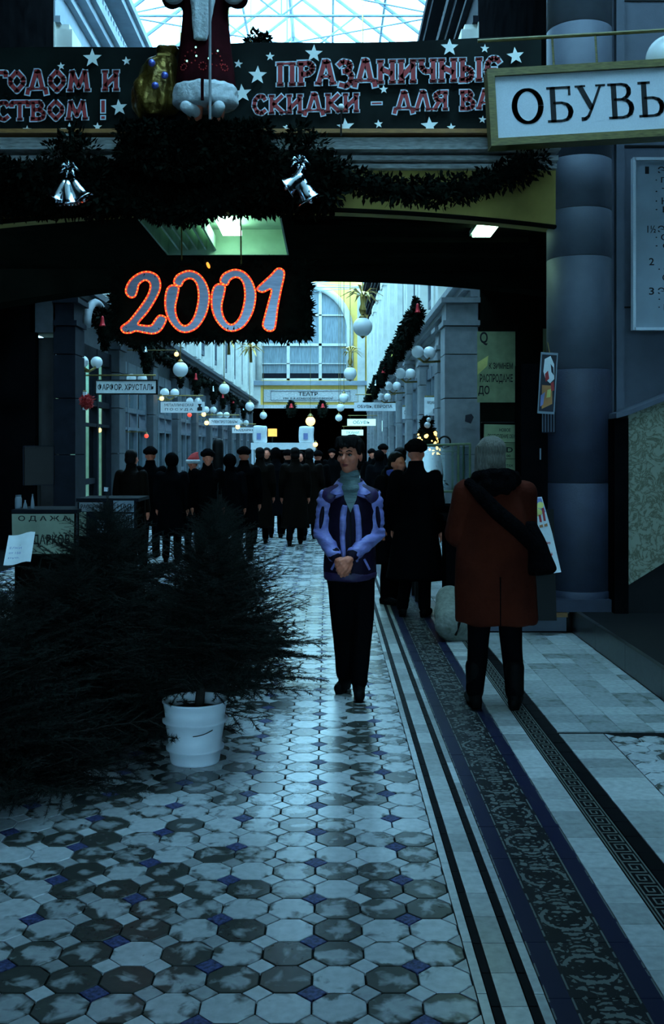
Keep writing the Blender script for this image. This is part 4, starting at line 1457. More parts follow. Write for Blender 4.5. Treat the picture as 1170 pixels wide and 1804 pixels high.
# ---- 2001 illuminated sign
GY = 9.15
q = P(372, 530, GY)
k = GY / S
t = thing('new_year_sign', 'illuminated red 2001 numerals on ragged dark fir board hung under the bridge', 'sign', q, rot=(0, math.radians(-.6), 0))
def zz(x, y):
    return ((200 + x / 3.25 - 372) * k, (530 - (440 + y / 3.25)) * k)
two = [(45, 440), (60, 470), (100, 472), (130, 462), (180, 472), (230, 478), (270, 460), (300, 410), (298, 385), (265, 375), (240, 400), (215, 432), (165, 430), (142, 418), (200, 350), (255, 260), (272, 205), (260, 155), (225, 130), (180, 125), (130, 145), (90, 185), (73, 235), (95, 268), (125, 265), (140, 230), (150, 195), (185, 172), (212, 190), (212, 225), (190, 275), (140, 345), (90, 405)]
zero = [(320, 212), (345, 203), (375, 215), (370, 260), (355, 330), (365, 390), (395, 432), (430, 428), (465, 380), (488, 290), (485, 215), (465, 175), (435, 165), (405, 180), (390, 207), (368, 205), (349, 185), (365, 150), (400, 130), (440, 122), (490, 140), (530, 190), (550, 260), (540, 340), (515, 400), (475, 450), (420, 472), (370, 460), (325, 410), (302, 350), (298, 290), (305, 240)]
zero2 = [(x + 265, y - 4) for x, y in zero]
one = [(825, 225), (835, 242), (860, 247), (905, 232), (890, 300), (865, 390), (855, 440), (880, 468), (915, 465), (928, 430), (940, 340), (960, 240), (980, 150), (970, 120), (940, 115), (905, 150), (860, 190)]
for nm, d in (('two', two), ('zero', zero), ('zero', zero2), ('one', one)):
    loop = [tuple(p) for p in catmull([zz(*p) for p in d], 4)]
    dg_ = link('digit', None, t)
    mb = MB(); mb.prism(loop, -.012, 0); mb.build('foil_face', M['foil'], dg_)
    mb = MB(); mb.tube([(x, -.022, z) for x, z in loop], .0074, 8, True); mb.build('rope_light', M['rope_red'], dg_, True)
    mb = MB()
    acc = 0; pv = None
    for i, (x, z) in enumerate(loop):
        if pv:
            acc += math.hypot(x - pv[0], z - pv[1])
        pv = (x, z)
        if acc > .026:
            acc = 0
            mb.ell((x, -.028, z), .0062, 6, 4)
    stuff(mb.build('bulb_chain', M['bulb_yellow'], dg_, True))
# fir backing board with ragged edge
c0, c1, d0, d1 = (203 - 372) * k, (541 - 372) * k, (530 - 592) * k, (530 - 468) * k
mb = MB(); mb.bx(c0, c1, .03, .06, d0, d1); mb.build('backing_board', M['fir'], t)
r2 = random.Random(8)
mb = MB()
for _ in range(4200):
    x = r2.uniform(c0, c1); z = r2.uniform(d0, d1)
    edge = r2.random()
    if edge < .5:
        sd = r2.choice('lrtbb')
        if sd == 'l': x = c0
        if sd == 'r': x = c1
        if sd == 't': z = d1
        if sd == 'b': z = d0
    p = Vector((x, r2.uniform(.01, .03), z))
    dv = Vector((r2.uniform(-1, 1), r2.uniform(-.5, .2), r2.uniform(-1, 1) - .25)).normalized()
    L = r2.uniform(.04, .11)
    if abs(x - c0) > .03 and abs(x - c1) > .03 and abs(z - d0) > .03 and abs(z - d1) > .03:
        L *= .3; p.y = .024
        dv.y = -abs(dv.y) * .3
    s2 = dv.cross(Vector((0, 1, 0.2))).normalized() * L * .2
    mb.add([p - s2, p + s2, p + dv * L], [(0, 1, 2)])
stuff(mb.build('fir_fringe', M['fir'], t))
for u, v0 in ((320, 398), (425, 398)):
    a = P(u, 470, GY) - q; b = P(u, v0, GY) - q
    mb = MB(); mb.tube([(a.x, .03, a.z), (b.x, .05, 3.98 - q.z if u < 400 else 3.98 - q.z)], .007, 6); mb.build('hanging_wire', M['brass'], t)
c = P(368, 468, GY) - q
mb = MB(); mb.ell((c.x, -.02, c.z), (.014, .014, .03), 10, 7, 0, (0, -.4, 0)); mb.build('loose_bulb', M['bulb_yellow'], t, True)

# ---- lamps under the bridge
q = P(404, 402, 10.7)
t = thing('fluorescent_lamp', 'bright greenish fluorescent box lamp in coffer above the 2001 sign', 'lamp', (q.x, 10.45, 3.87))
mb = MB(); mb.bx(-.05, .05, -.1, .62, .05, .10); mb.build('housing', M['soffit_light'], t)
mb = MB(); mb.bx(-.10, .10, -.08, .6, .0, .05); mb.build('diffuser', M['tube_lamp'], t)
mb = MB(); mb.tube([(0, .1, .1), (0, .1, .13)], .01, 6); mb.tube([(0, .5, .1), (0, .5, .13)], .01, 6); mb.build('hanger', M['brass'], t)
q = P(858, 402, 9.5)
t = thing('fluorescent_lamp', 'small greenish lamp under the bridge edge left of the column', 'lamp', (q.x, 9.45, 3.61))
mb = MB(); mb.bx(-.1, .1, -.1, .5, .03, .075); mb.build('housing', M['soffit_light'], t)
mb = MB(); mb.bx(-.085, .085, -.08, .4, .0, .03); mb.build('diffuser', M['tube_lamp'], t)

# ---- bucket and spruces
BX, BYy = P(342, 1345, 5.26).x, 5.30
t = thing('bucket', 'white ribbed bucket holding the spruce on the tiled floor', 'bucket', (BX, BYy, .001))
R0, R1, HB = .122, .163, .315
mb = MB()
prof = [(R0, 0), (R0 + .004, .01)]
rr = lambda z: R0 + (R1 - R0) * z / HB
for z in (.075, .215):
    prof += [(rr(z) + .001, z - .012), (rr(z) + .016, z - .006), (rr(z) + .016, z + .006), (rr(z) + .001, z + .01)]
prof += [(R1 - .001, HB - .012), (R1 + .004, HB - .008), (R1 + .004, HB), (R1 - .006, HB), (R1 - .012, HB - .02), (R0 - .002, .03)]
mb.lathe(prof, 48, capt=True)
mb.build('body', M['bucket'], t, True)
mb = MB(); mb.lathe([(R1 - .018, .26), (.0, .275)], 32, capb=False, capt=False); mb.build('soil', M['soil'], t)
mb = MB(); mb.tube([(R1 * math.cos(a), -abs(math.sin(a)) * R1 * 1.02 - .004, .27 - .10 * math.sin(a)) for a in [PI * (.28 + .2 * i / 8) for i in range(9)]], .0025, 6)
mb.build('wire_handle', M['black'], t)


def spruce_branch(seed):
    r = random.Random(seed)
    tw, nd = MB(), MB()

    def needles(p, q, dens, L):
        d = q - p
        n = max(3, int(d.length * dens))
        dn = d.normalized()
        for i in range(n):
            c = p + d * ((i + r.random()) / n)
            s_ = Vector((r.gauss(0, 1), r.gauss(0, 1), r.gauss(0, 1) + .3)).normalized()
            v = (dn * .75 + s_ * .8).normalized() * L * r.uniform(.7, 1.2)
            w_ = v.cross(s_).normalized() * .0021
            nd.add([c - w_, c + w_, c + v], [(0, 1, 2)])

    def spine(p, d, L, droop, n):
        out = [p]
        for i in range(n):
            d = (d + Vector((0, 0, -droop)) + Vector((r.uniform(-.05, .05), r.uniform(-.05, .05), r.uniform(-.03, .05)))).normalized()
            out.append(out[-1] + d * L / n)
        return out
    main = spine(Vector((0, 0, 0)), Vector((1, 0, .10)), 1.0, .02, 8)
    tw.tube(main, [.011 - .0011 * i for i in range(9)], 5)
    for a, b in zip(main[1:-1], main[2:]):
        needles(a, b, 420, .036)
    for i in range(1, 9):
        for sd in (-1, 1):
            L = (.50 - .045 * i) * r.uniform(.75, 1.15)
            p = main[i] if i < 8 else main[8]
            d = Vector((.72, sd * .7, r.uniform(-.08, .1))).normalized()
            sp = spine(p, d, L, .03, 3)
            tw.tube(sp, [.004, .003, .0025, .0015], 4)
            for a, b in zip(sp[:-1], sp[1:]):
                needles(a, b, 400, .034)
            if i < 6:
                for s2 in (-1, 1):
                    sp2 = spine(sp[1], (d + Vector((-.2, s2 * .7, 0))).normalized(), L * .5, .03, 2)
                    for a, b in zip(sp2[:-1], sp2[1:]):
                        needles(a, b, 380, .032)
    o = len(nd.v)
    mb = MB(); mb.add(nd.v, nd.f, 0); mb.add(tw.v, tw.f, 1)
    return mb.mesh('branch', [M['needle'], M['bark']])


BR = [spruce_branch(i) for i in range(4)]


def spruce(label, loc, H, zb, R, lean=(0, 0), seed=1, n=80, group=None, skirt=36):
    r = random.Random(seed)
    t = thing('spruce_tree', label, 'tree', loc, 0, group)
    ax = lambda z: Vector((lean[0] * z / H, lean[1] * z / H, z))
    mb = MB(); mb.tube([ax(0), ax(H * .5), ax(H * .9), ax(H)], [.028, .018, .006, .003], 8); mb.build('trunk', M['bark'], t)
    for i in range(n):
        f = (i + .5) / n
        f = f ** 1.15
        z = zb + (H * .97 - zb) * f
        L = (R * (1 - f) ** .85 + .05) * r.uniform(.8, 1.12)
        if f < .12:
            L *= .75
        a = i * 2.399 + r.uniform(-.3, .3)
        el = .05 + .55 * f + r.uniform(-.12, .12)
        o = link('branch', r.choice(BR), t, ax(z), (r.uniform(-.5, .5), -el, a))
        o.scale = (L,) * 3 if L > .22 else (L, L * 1.2, L * 1.2)
    for i in range(skirt):  # extra low branches added to darken the floor below
        a = i * 2 * PI / max(1, skirt) + r.uniform(-.1, .1)
        o = link('branch', r.choice(BR), t, ax(zb * r.uniform(.85, 1.5)), (r.uniform(-.5, .5), r.uniform(-.12, .12), a)); o.scale = (R * r.uniform(.85, 1.1),) * 3
    o = link('leader_shoot', BR[0], t, ax(H * .93), (0, -PI / 2 + .05, 0)); o.scale = (.14,) * 3
    return t


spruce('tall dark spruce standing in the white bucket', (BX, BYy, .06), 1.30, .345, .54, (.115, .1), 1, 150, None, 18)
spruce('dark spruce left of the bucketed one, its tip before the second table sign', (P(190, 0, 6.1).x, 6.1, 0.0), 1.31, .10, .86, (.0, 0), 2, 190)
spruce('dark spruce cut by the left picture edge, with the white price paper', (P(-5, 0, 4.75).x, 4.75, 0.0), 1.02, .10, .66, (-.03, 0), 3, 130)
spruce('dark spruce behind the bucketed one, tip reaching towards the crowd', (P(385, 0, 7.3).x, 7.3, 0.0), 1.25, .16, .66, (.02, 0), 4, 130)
spruce('low wide dark spruce added to fill the dark floor between left edge and white bucket', (P(130, 0, 5.72).x, 5.72, 0.0), .98, .07, .78, (.02, 0), 5, 130)  # extra tree added to stand in for black shade on the floor
# price paper clipped on the left spruce
q = P(33, 976, 5.0)
t = thing('price_paper', 'bright white price paper clipped to the leftmost spruce', 'paper', q, rot=(-.75, 0, .1))
mb = MB()
k = 5.0 / S
g = [[((-23 + 46 * i / 6) * k, .02 * math.sin(i * .9) * 0.4, (-24 + (i / 6) * 3 + 66 * j + (6 - abs(6 - i * 1.3)) * .6) * k) for i in range(7)] for j in (0, 1)]
n0 = len(mb.v)
for j in (0, 1):
    mb.v += g[j]
mb.v += [(x, y + .0015, z) for x, y, z in g[0] + g[1]]
for i in range(6):
    mb.f += [(i, i + 1, 8 + i, 7 + i), (14 + i, 21 + i, 22 + i, 15 + i)]; mb.m += [0, 0]
mb.build('sheet', M['paper'], t, True)
for i in range(3):
    text(t, ['ЕЛКИ', 'от 150', 'руб.'][i], (-6 * k, -.012, (10 - 11 * i) * k), 20 * k, 4.5 * k, M['blue_print'])
mb = MB(); mb.tube([(.0, .004, .055), (.0, .05, .075)], .003, 6); mb.build('clip', M['brass'], t)


def place_text(parent, base, u, v, Y, s_, wpx, hpx, m, off=.012, ry=0):
    c = P(u, v, Y) - base
    return text(parent, s_, (c.x, c.y, c.z), wpx * Y / S, hpx * Y / S, m, off, (0, ry, 0))


# ---- sales tables on the left with cloth signs
def sales_table(u0, u1, vt, vb, Y, label, fr):
    q = P((u0 + u1) / 2, vt, Y)
    k = Y / S
    w2 = (u1 - u0) / 2 * k
    t = thing('sales_table', label, 'table', (q.x, Y, 0))
    mb = MB(); mb.bx(-w2 - .02, w2 + .02, 0, .55, q.z - .03, q.z); mb.build('tabletop', M['dark_blue_wall'], t)
    for sx in (-1, 1):
        for y in (.05, .5):
            mb = MB(); mb.bx(sx * (w2 - .03) - .02, sx * (w2 - .03) + .02, y - .02, y + .02, 0, q.z - .03); mb.build('leg', M['brown_coat'], t)
    mb = MB(); mb.bx(-w2, w2, .03, .05, .12, q.z - .03); mb.build('front_panel', M['brown_coat'], t)
    return t, q, w2


t, q1, w2 = sales_table(24, 132, 898, 975, 9.0, 'dark sales table behind the spruces carrying the ОДАЖА cloth sign', 0)
s1 = thing('cloth_sign', 'cream cloth sign lettered ОДАЖА and ДАРКОВ on the left sales table', 'sign', (q1.x, 8.98, q1.z - .035))
mb = MB()
for i in range(13):
    x = -w2 + 2 * w2 * i / 12
    for z in (0, -.12, -.22, -.345):
        mb.v.append((x + (.03 * (-.2 - z) if i == 0 else 0), -.012 + .008 * math.sin(i * 1.1 + z * 8), z))
for i in range(12):
    for j in range(3):
        a = i * 4 + j
        mb.f.append((a, a + 1, a + 5, a + 4)); mb.m.append(0)
nn = len(mb.v)
mb.v += [(x, y + .004, z) for x, y, z in mb.v]
mb.f += [tuple(nn + i for i in f[::-1]) for f in mb.f[:]]; mb.m += mb.m[:]
mb.build('cloth', M['cloth_sign'], s1, True)
b = Vector((q1.x, 8.98, q1.z - .035))
place_text(s1, b, 77, 914, 8.955, 'О Д А Ж А', 90, 11, M['near_black'], .015)
place_text(s1, b, 90, 952, 8.955, 'ДАРКОВ', 66, 21, M['near_black'], .015)
for (u, du, h, lab) in ((30, 12, .11, 'small grey jar standing at left on the left sales table'), (42, 9, .07, 'low grey figurine between jar and pointed one on the left sales table'), (55, 8, .125, 'pointed grey figurine on the left sales table')):
    p = P(u, 898, 9.1)
    o = thing('jar' if u == 30 else 'figurine', lab, 'ornament', (p.x, 9.14, q1.z))
    r = du * .0025
    mb = MB()
    if u == 30:
        mb.lathe([(r * .9, 0), (r, .02), (r, h * .8), (r * .8, h)], 14)
    else:
        mb.lathe([(r, 0), (r * .8, h * .3), (r * .6, h * .6), (r * .15, h)], 12)
    mb.build('body', M['blue_facade'], o, True)
    mb = MB()
    if u == 30:
        mb.lathe([(r * .85, h), (r * .85, h + .012)], 14); mb.build('lid', M['grey_text'], o, True)
    else:
        mb.ell((0, 0, h), r * .35, 8, 6); mb.build('head', M['blue_facade'], o, True)
t, q2, w2 = sales_table(138, 240, 878, 942, 9.2, 'dark sales table right of the first one, with patched grey sign', 0)
s2 = thing('table_sign', 'grey patched sign with letters КОВ behind the spruce tips', 'sign', (q2.x, 9.18, q2.z - .035))
mb = MB(); mb.bx(-w2, w2, -.01, 0, -.31, 0); mb.build('board', M['dark_blue_wall'], s2)
b = Vector((q2.x, 9.18, q2.z - .035))
k = 9.17 / S
for (ua, ub, va, vb, m) in ((140, 152, 902, 944, 'cloth_sign'), (172, 190, 916, 938, 'blue_facade'), (202, 236, 905, 930, 'blue_facade'), (200, 236, 882, 902, 'blue_facade'), (140, 182, 885, 901, 'grey_stone')):
    p0 = P(ua, vb, 9.17) - b; p1 = P(ub, va, 9.17) - b
    mb = MB(); mb.bx(p0.x, p1.x, -.018, -.01, p0.z, p1.z); mb.build('patch', M[m], s2)
place_text(s2, b, 219, 914, 9.155, 'КОВ', 28, 13, M['near_black'], .012)
place_text(s2, b, 219, 892, 9.155, 'НАЯ', 24, 9, M['near_black'], .012)
place_text(s2, b, 161, 893, 9.155, 'РАСПРОД', 38, 9, M['near_black'], .02)
q = P(187, 862, 9.3)
t = thing('price_tag', 'tiny white price tag above the second sales table', 'tag', q)
mb = MB(); mb.prism([(-.02, -.018), (.018, -.02), (.022, .016), (-.018, .02)], 0, .002); mb.build('card', M['paper'], t)
mb = MB(); mb.tube([(0, .001, -.02), (.004, .001, -.13)], .002, 5); mb.build('stick', M['black'], t)
# framed dark board on the left
q = P(68, 820, 12.3)
t = thing('framed_board', 'black square board with thin pale frame on dark left wall', 'board', (q.x, 12.3, q.z))
k = 12.3 / S
mb = MB(); mb.bx(-27 * k, 27 * k, 0, .03, -35 * k, 35 * k); mb.build('panel', M['black'], t)
for x0, x1, z0, z1 in ((25.5, 27, -35, 35), (-27, -25.5, -35, 35), (-27, 27, 33.5, 35), (-10, 27, -35, -33.5)):
    mb = MB(); mb.bx(x0 * k, x1 * k, -.015, .03, z0 * k, z1 * k); mb.build('frame_rail', M['dark_blue_wall'], t)
mb = MB(); mb.tube([(0, .02, -35 * k), (0, .02, -q.z + .002)], .02, 8); mb.bx(-.2, .2, -.1, .15, -q.z + .001, -q.z + .03); mb.build('stand', M['black'], t)

# ---- stall on the right between floor and column
KY = 9.06
t = thing('kiosk', 'dark kiosk with grey plinth and orange wooden ledge left of the column', 'kiosk', (0, KY, 0))
k = KY / S
x0, x1 = P(792, 0, KY).x, P(998, 0, KY).x
mb = MB(); mb.bx(x0, x1, 0, .62, 0, .13); mb.build('plinth', M['blue_stone'], t)
mb = MB(); mb.bx(P(905, 0, KY).x, x1, -.05, 0.1, .13, .17); mb.build('ledge', M['wood'], t)
mb = MB(); mb.bx(P(922, 0, KY).x, x1, .1, .4, .13, 2.35); mb.build('cabinet', M['dark_wall'], t)
mb = MB(); mb.bx(x0, P(905, 0, KY).x, .25, .6, .13, .95); mb.build('counter', M['dark_wall'], t)
mb = MB(); mb.bx(x0 - .03, P(905, 0, KY).x, .2, .62, .95, 1.0); mb.build('counter_top', M['dark_wall'], t)
mb = MB()
for i in range(7):
    u = 966 + i * 4.4
    a = P(u, 1062 + i * .8, KY - .02); b = P(u, 1030, KY - .02)
    mb.bx(a.x - .004, a.x + .004, .07, .095, .19, .42)
stuff(mb.build('vent_bars', M['grey_pad'], t))
mb = MB(); mb.bx(P(955, 0, KY).x, P(957, 0, KY).x, .085, .1, P(0, 810, KY).z, P(0, 790, KY).z); mb.build('handle', M['blue_facade'], t)
# green tube showcase
q = P(780, 860, 10.8)
t = thing('glass_showcase', 'glass showcase with pale green metal tube frame beside the red-coated person', 'showcase', (q.x, 10.8, 0))
k = 10.8 / S
zt = 1.6 + 8 * k; zb = 1.6 - 76 * k
xa, xb = (730 - 780) * k, (828 - 780) * k
def bar(nm, a, b, r=.013):
    mb = MB(); mb.tube([a, b], r, 8); mb.build(nm, M['green_tube'], t)
bar('top_rail', (xa, 0, zt - .02), (xb, 0, zt)); bar('top_rail', (xa, .5, zt - .02), (xb, .5, zt)); bar('middle_rail', (xa + .04, .02, zt - .085), (xb - .1, .02, zt - .075), .008)
bar('lower_rail', (xa, 0, zb), (xb, 0, zb))
for x in (xa + .06, xa + .46, xb):
    bar('post', (x, 0, 1.0), (x, 0, zt), .012); bar('post', (x, .5, 1.0), (x, .5, zt), .012)
bar('end_rail', (xa, 0, zt - .02), (xa, .5, zt - .02)); bar('end_rail', (xb, 0, zt), (xb, .5, zt))
mb = MB(); mb.bx(xa + .07, xb - .01, .0, .004, zb + .02, zt - .03); mb.build('pane', M['shopglass'], t)
mb = MB(); mb.bx(xa, xb, 0, .5, .75, 1.0); mb.build('base_case', M['dark_wall'], t)
for x in (xa + .03, xb - .03):
    for y in (.03, .47):
        mb = MB(); mb.bx(x - .02, x + .02, y - .02, y + .02, .0, .75); mb.build('leg', M['black'], t)
mb = MB()
mb.tube([(xb - .24 + .06 * math.cos(a), .2, zt + .02 + .06 * math.sin(a)) for a in [2 * PI * i / 20 for i in range(20)]], .01, 6, True)
mb.build('ring_handle', M['black'], t, True)


# notices on the dark back of the kiosk
def notice(u0, v0, u1, v1, Y, label, lines, m='green_paper', slant=0.0, cat='notice', extra=None, off=.02):
    q = P((u0 + u1) / 2, (v0 + v1) / 2, Y)
    k = Y / S
    t = thing('notice', label, cat, q, rot=(0, slant, 0))
    w2, h2 = (u1 - u0) / 2 * k, (v1 - v0) / 2 * k
    mb = MB(); mb.bx(-w2, w2, 0, .012, -h2, h2); mb.build('sheet', M[m], t)
    for (s_, du, dv, wp, hp) in lines:
        text(t, s_, (du * k, -.003, -dv * k), wp * k, hp * k, M['near_black'], off)
    return t, k


t, k = notice(841, 584, 908, 709, 16.455, 'large pale green poster with Q mark and bold lines in dark recess', [('Q', -22, -50, 14, 24), ('К ЗИМНЕМ', 8, -2, 42, 11), ('РАСПРОДАЖЕ', 0, 21, 58, 17), ('ДО', -22, 42, 20, 18)], 'green_paper', 0, 'poster')
mb = MB(); mb.prism([(-33 * k, -14 * k), (-33 * k, 8 * k), (-14 * k, 20 * k), (-16 * k, 2 * k)], -.003, 0); mb.build('yellow_patch', M['yellow_print'], t)
notice(957, 579, 966, 620, 16.455, 'narrow strip of green poster showing beside the column', [], 'green_paper', 0, 'poster')
t, k = notice(853, 748, 920, 779, 9.55, 'top green notice of three behind grey-haired head', [('НОВОЕ', 3, -6, 20, 6), ('ПОСТУПЛЕНИЕ ОБУВИ', 0, 5, 54, 7)], 'green_paper', .02)
t, k = notice(855, 780, 912, 808, 9.6, 'middle green notice of three, with dark emblem', [('С·D', 6, -2, 28, 10), ('от 100', 6, 9, 20, 4)], 'green_paper', .01)
notice(874, 809, 912, 834, 9.58, 'lowest green notice of three, with a price', [('1 ЭТАЖ', 2, -1, 18, 5)], 'green_paper', 0)
mb = MB(); mb.bx(P(850, 0, 9.6).x, P(925, 0, 9.6).x, 9.62, 9.68, 1.0, P(0, 745, 9.6).z)
o = thing('notice_board', 'dark upright board carrying the three stacked green notices', 'board', (0, 0, 0)); mb.build('panel', M['dark_wall'], o)
mb = MB(); mb.bx(P(850, 0, 9.6).x, P(925, 0, 9.6).x, 9.60, 9.69, P(0, 745, 9.6).z, P(0, 743, 9.6).z); mb.build('top_rail', M['black'], o)
t, k = notice(815, 716, 838, 755, 16.486, 'tilted white bill with dark emblem on the grey pilaster', [], 'grey_stone', .18, 'bill')
mb = MB(); mb.prism([(-6 * k, -8 * k), (5 * k, -10 * k), (8 * k, 2 * k), (3 * k, 7 * k), (-7 * k, 3 * k)], -.004, 0); mb.build('emblem', M['pict_dark'], t)
# colourful picture poster hanging at the kiosk corner
q = P(965, 677, 9.02)
k = 9.02 / S
t = thing('picture_poster', 'bright hanging picture poster of a dancing figure beside the blue column', 'poster', q, rot=(0, .06, 0))
mb = MB(); mb.bx(-15 * k, 15 * k, 0, .008, -52 * k, 56 * k); mb.build('sheet', M['blue_facade'], t)
mb = MB(); mb.bx(-13 * k, 13 * k, -.002, 0, -48 * k, 52 * k); mb.build('picture_ground', M['pict_dark'], t)
def print_poly(t, pts, m, y=-.004):
    mb = MB(); mb.prism([(a * k, b * k) for a, b in pts], y, y + .0015); mb.build('print', M[m], t)
print_poly(t, [(-8, 44), (2, 50), (9, 36), (11, 10), (4, 2), (-4, 8), (-9, 22)], 'paper')
print_poly(t, [(-10, -2), (8, -2), (10, -34), (-8, -44)], 'orange_print')
print_poly(t, [(-6, 18), (-1, 24), (2, 10), (-4, 4)], 'candle', -.006)
print_poly(t, [(0, -10), (6, -8), (6, -22), (-1, -24)], 'yellow_print', -.006)
print_poly(t, [(-11, -20), (-4, -14), (-6, -36), (-11, -40)], 'blue_print', -.006)
print_poly(t, [(3, 36), (8, 30), (10, 16), (5, 22)], 'pict_dark', -.006)
print_poly(t, [(5, 2), (10, 6), (12, -10), (7, -12)], 'candle', -.006)
mb = MB(); mb.tube([(0, 0, 56 * k), (-.0, .1, 76 * k)], .004, 5); mb.build('hook', M['brass'], t)
q = P(966, 735, 9.03)
mb = MB(); mb.bx(-11 * k, 13 * k, 0, .006, -28 * k, 9 * k)
t = thing('blue_streamer', 'dark blue patterned strip hanging below the picture poster', 'streamer', q); mb.build('cloth', M['dark_blue_wall'], t)
for i in range(5):
    mb = MB(); mb.bx((-11 + i * 5) * k, (-9 + i * 5) * k, -.002, 0, -26 * k, 7 * k); mb.build('stripe', M['blue_stone'], t)
# candle poster leaning at the kiosk
q = P(975, 1010, 8.85)
k = 8.85 / S
t = thing('candle_poster', 'white poster with two red candles leaning behind the person in red coat', 'poster', q, rot=(-.12, 0, 0))
cf = lambda u, v: ((u - 975) * k, (1010 - v) * k)
mb = MB(); mb.prism([cf(898, 880), cf(958, 875), cf(975, 940), cf(989, 1008), cf(930, 1016)], 0, .006); mb.build('sheet', M['paper'], t)
def pr(pts, m, y=-.003):
    mb = MB(); mb.prism([cf(a, b) for a, b in pts], y, y + .002); mb.build('print', M[m], t)
pr([(900, 882), (957, 877), (964, 902), (940, 915), (906, 924)], 'blue_print', -.002)
for (u, v) in ((951, 905), (955, 893)):
    pass
def disc(u, v, r, m, y):
    pr([(u + r * math.cos(a), v + r * math.sin(a)) for a in [2 * PI * i / 14 for i in range(14)]], m, y)
disc(951, 903, 7, 'yellow_print', -.005); disc(955, 890, 6, 'yellow_print', -.005)
pr([(951, 907), (955, 907), (957, 920), (953, 920)], 'candle', -.007); pr([(957, 895), (961, 895), (964, 918), (960, 918)], 'candle', -.007)
pr([(952, 926), (958, 924), (959, 929), (953, 930)], 'orange_print', -.006); pr([(961, 924), (966, 922), (967, 927), (961, 928)], 'orange_print', -.006)
for (u, v, s_, wp, hp, m) in ((940, 893, 'НЫМ', 22, 8, 'yellow_print'), (940, 907, 'ГОДОМ!', 16, 7, 'yellow_print'), (963, 957, 'ценно', 16, 5, 'candle'), (968, 976, 'елый', 12, 5, 'candle'), (972, 997, 'г.', 6, 4, 'candle')):
    a = cf(u, v)
    text(t, s_, (a[0], -.006, a[1]), wp * k, hp * k, M[m], .04, (0, .06, 0))
mb = MB(); mb.bx(-.2, .02, .01, .03, -.40, .55); mb.bx(-.2, .02, .03, .10, -.40, -.37); mb.build('easel', M['black'], t)
# grey rolled pad
q = P(790, 1085, 8.9)
t = thing('padded_bag', 'grey felt padded bag on floor left of the kiosk plinth', 'bag', (q.x - .01, 8.62, 0.0), rz=.1)
mb = MB()
mb.caps((-.02, .0, .14), (.05, .3, .30), .125, .12); mb.caps((.02, 0, .12), (.14, .25, .22), .11, .12); mb.caps((.1, .1, .14), (.16, .28, .26), .1, .1); mb.bx(-.06, .17, -.04, .25, 0.0, .14)
link('body', blob(mb, 'body', M['grey_pad'], .014, 5, .012, (9, 9, 9)), t)
mb = MB(); mb.tube([(.02, -.08, .06), (.05, -.13, .2), (.1, -.02, .37), (.13, .16, .40)], .012, 6); mb.build('strap', M['black'], t, True)

# ================================================================== arcade furnishings
def roof_z(x):
    t = (x - XL) / (xm - XL) if x < xm else (XR - x) / (XR - xm)
    return ZE + (ZR - ZE) * t


def hanging_sign(u0, u1, v0, v1, Y, s_, label, wall_u, m='sign_board', frame=None, lines=None, off=.010, rodv=None):
    """double-sided shop sign hung on a rod that sticks out of the side wall"""
    q = P((u0 + u1) / 2, (v0 + v1) / 2, Y)
    k = Y / S
    w2, h2 = (u1 - u0) / 2 * k, (v1 - v0) / 2 * k
    t = thing('hanging_sign', label, 'sign', q, 0)
    mb = MB(); mb.bx(-w2, w2, 0, .07, -h2, h2); mb.build('board', M[m], t)
    if frame:
        f = 2.2 * k
        mb = MB()
        for a in ((-w2, w2, h2 - f, h2), (-w2, w2, -h2, -h2 + f), (-w2, -w2 + f, -h2, h2), (w2 - f, w2, -h2, h2)):
            mb.bx(a[0], a[1], -.015, .085, a[2], a[3])
        mb.build('frame', M[frame], t)
    for (tx, dx, dz, wf, hf) in (lines or [(s_, 0, 0, .84, .42)]):
        text(t, tx, (dx * w2, -.006, dz * h2), wf * 2 * w2, hf * 2 * h2, M['near_black' if frame or m != 'lit_sign' else 'grey_text'], off)
    rz_ = h2 + (6 if rodv is None else rodv) * k
    xw = P(wall_u, 0, Y).x - q.x
    far = w2 * .95 if xw < 0 else -w2 * .95
    mb = MB(); mb.tube([(xw, .03, rz_), (far, .03, rz_)], .016, 6); mb.build('rod', M['brass'], t)
    for x in (-w2 * .8, w2 * .8):
        mb = MB(); mb.tube([(x, .03, h2), (x, .03, rz_)], .007, 5); mb.build('hanger', M['brass'], t)
    return t


hanging_sign(167, 277, 669, 695, 19.0, 'ФАРФОР. ХРУСТАЛЬ', 'black-framed hanging sign ФАРФОР. ХРУСТАЛЬ, nearest on the left', 128, 'sign_board', 'black', [('ФАРФОР. ХРУСТАЛЬ', 0, 0, .9, .46)], .012, 8)
t = hanging_sign(283, 360, 708, 727, 25.5, '', 'second hanging sign on the left, two lines with dark emblem', 266, 'sign_board', None,
                 [('МЕТАЛЛИЧЕСКАЯ', -.16, .42, .66, .27), ('П О С У Д А', -.16, -.42, .64, .27)], .010, 11)
k = 25.5 / S
mb = MB(); mb.prism([(26 * k, -6 * k), (35 * k, -6 * k), (35 * k, 0), (32 * k, 2 * k), (34 * k, 6 * k), (27 * k, 6 * k), (29 * k, 1 * k), (26 * k, -1 * k)], -.008, -.002); mb.build('emblem', M['near_black'], t)
hanging_sign(368, 423, 737, 749, 34.0, 'ЭЛЕКТРОТОВАРЫ', 'third hanging sign on the left, small pale board', 344)
hanging_sign(409, 452, 753, 763, 42.0, 'ПОДАРКИ', 'fourth and smallest hanging sign on the left', 389)
hanging_sign(624, 697, 709, 724, 36.0, 'ОБУВЬ, ЕВРОПА', 'nearest hanging sign on the right, white with dark letters', 699, 'sign_board', None, None, .010, 14)
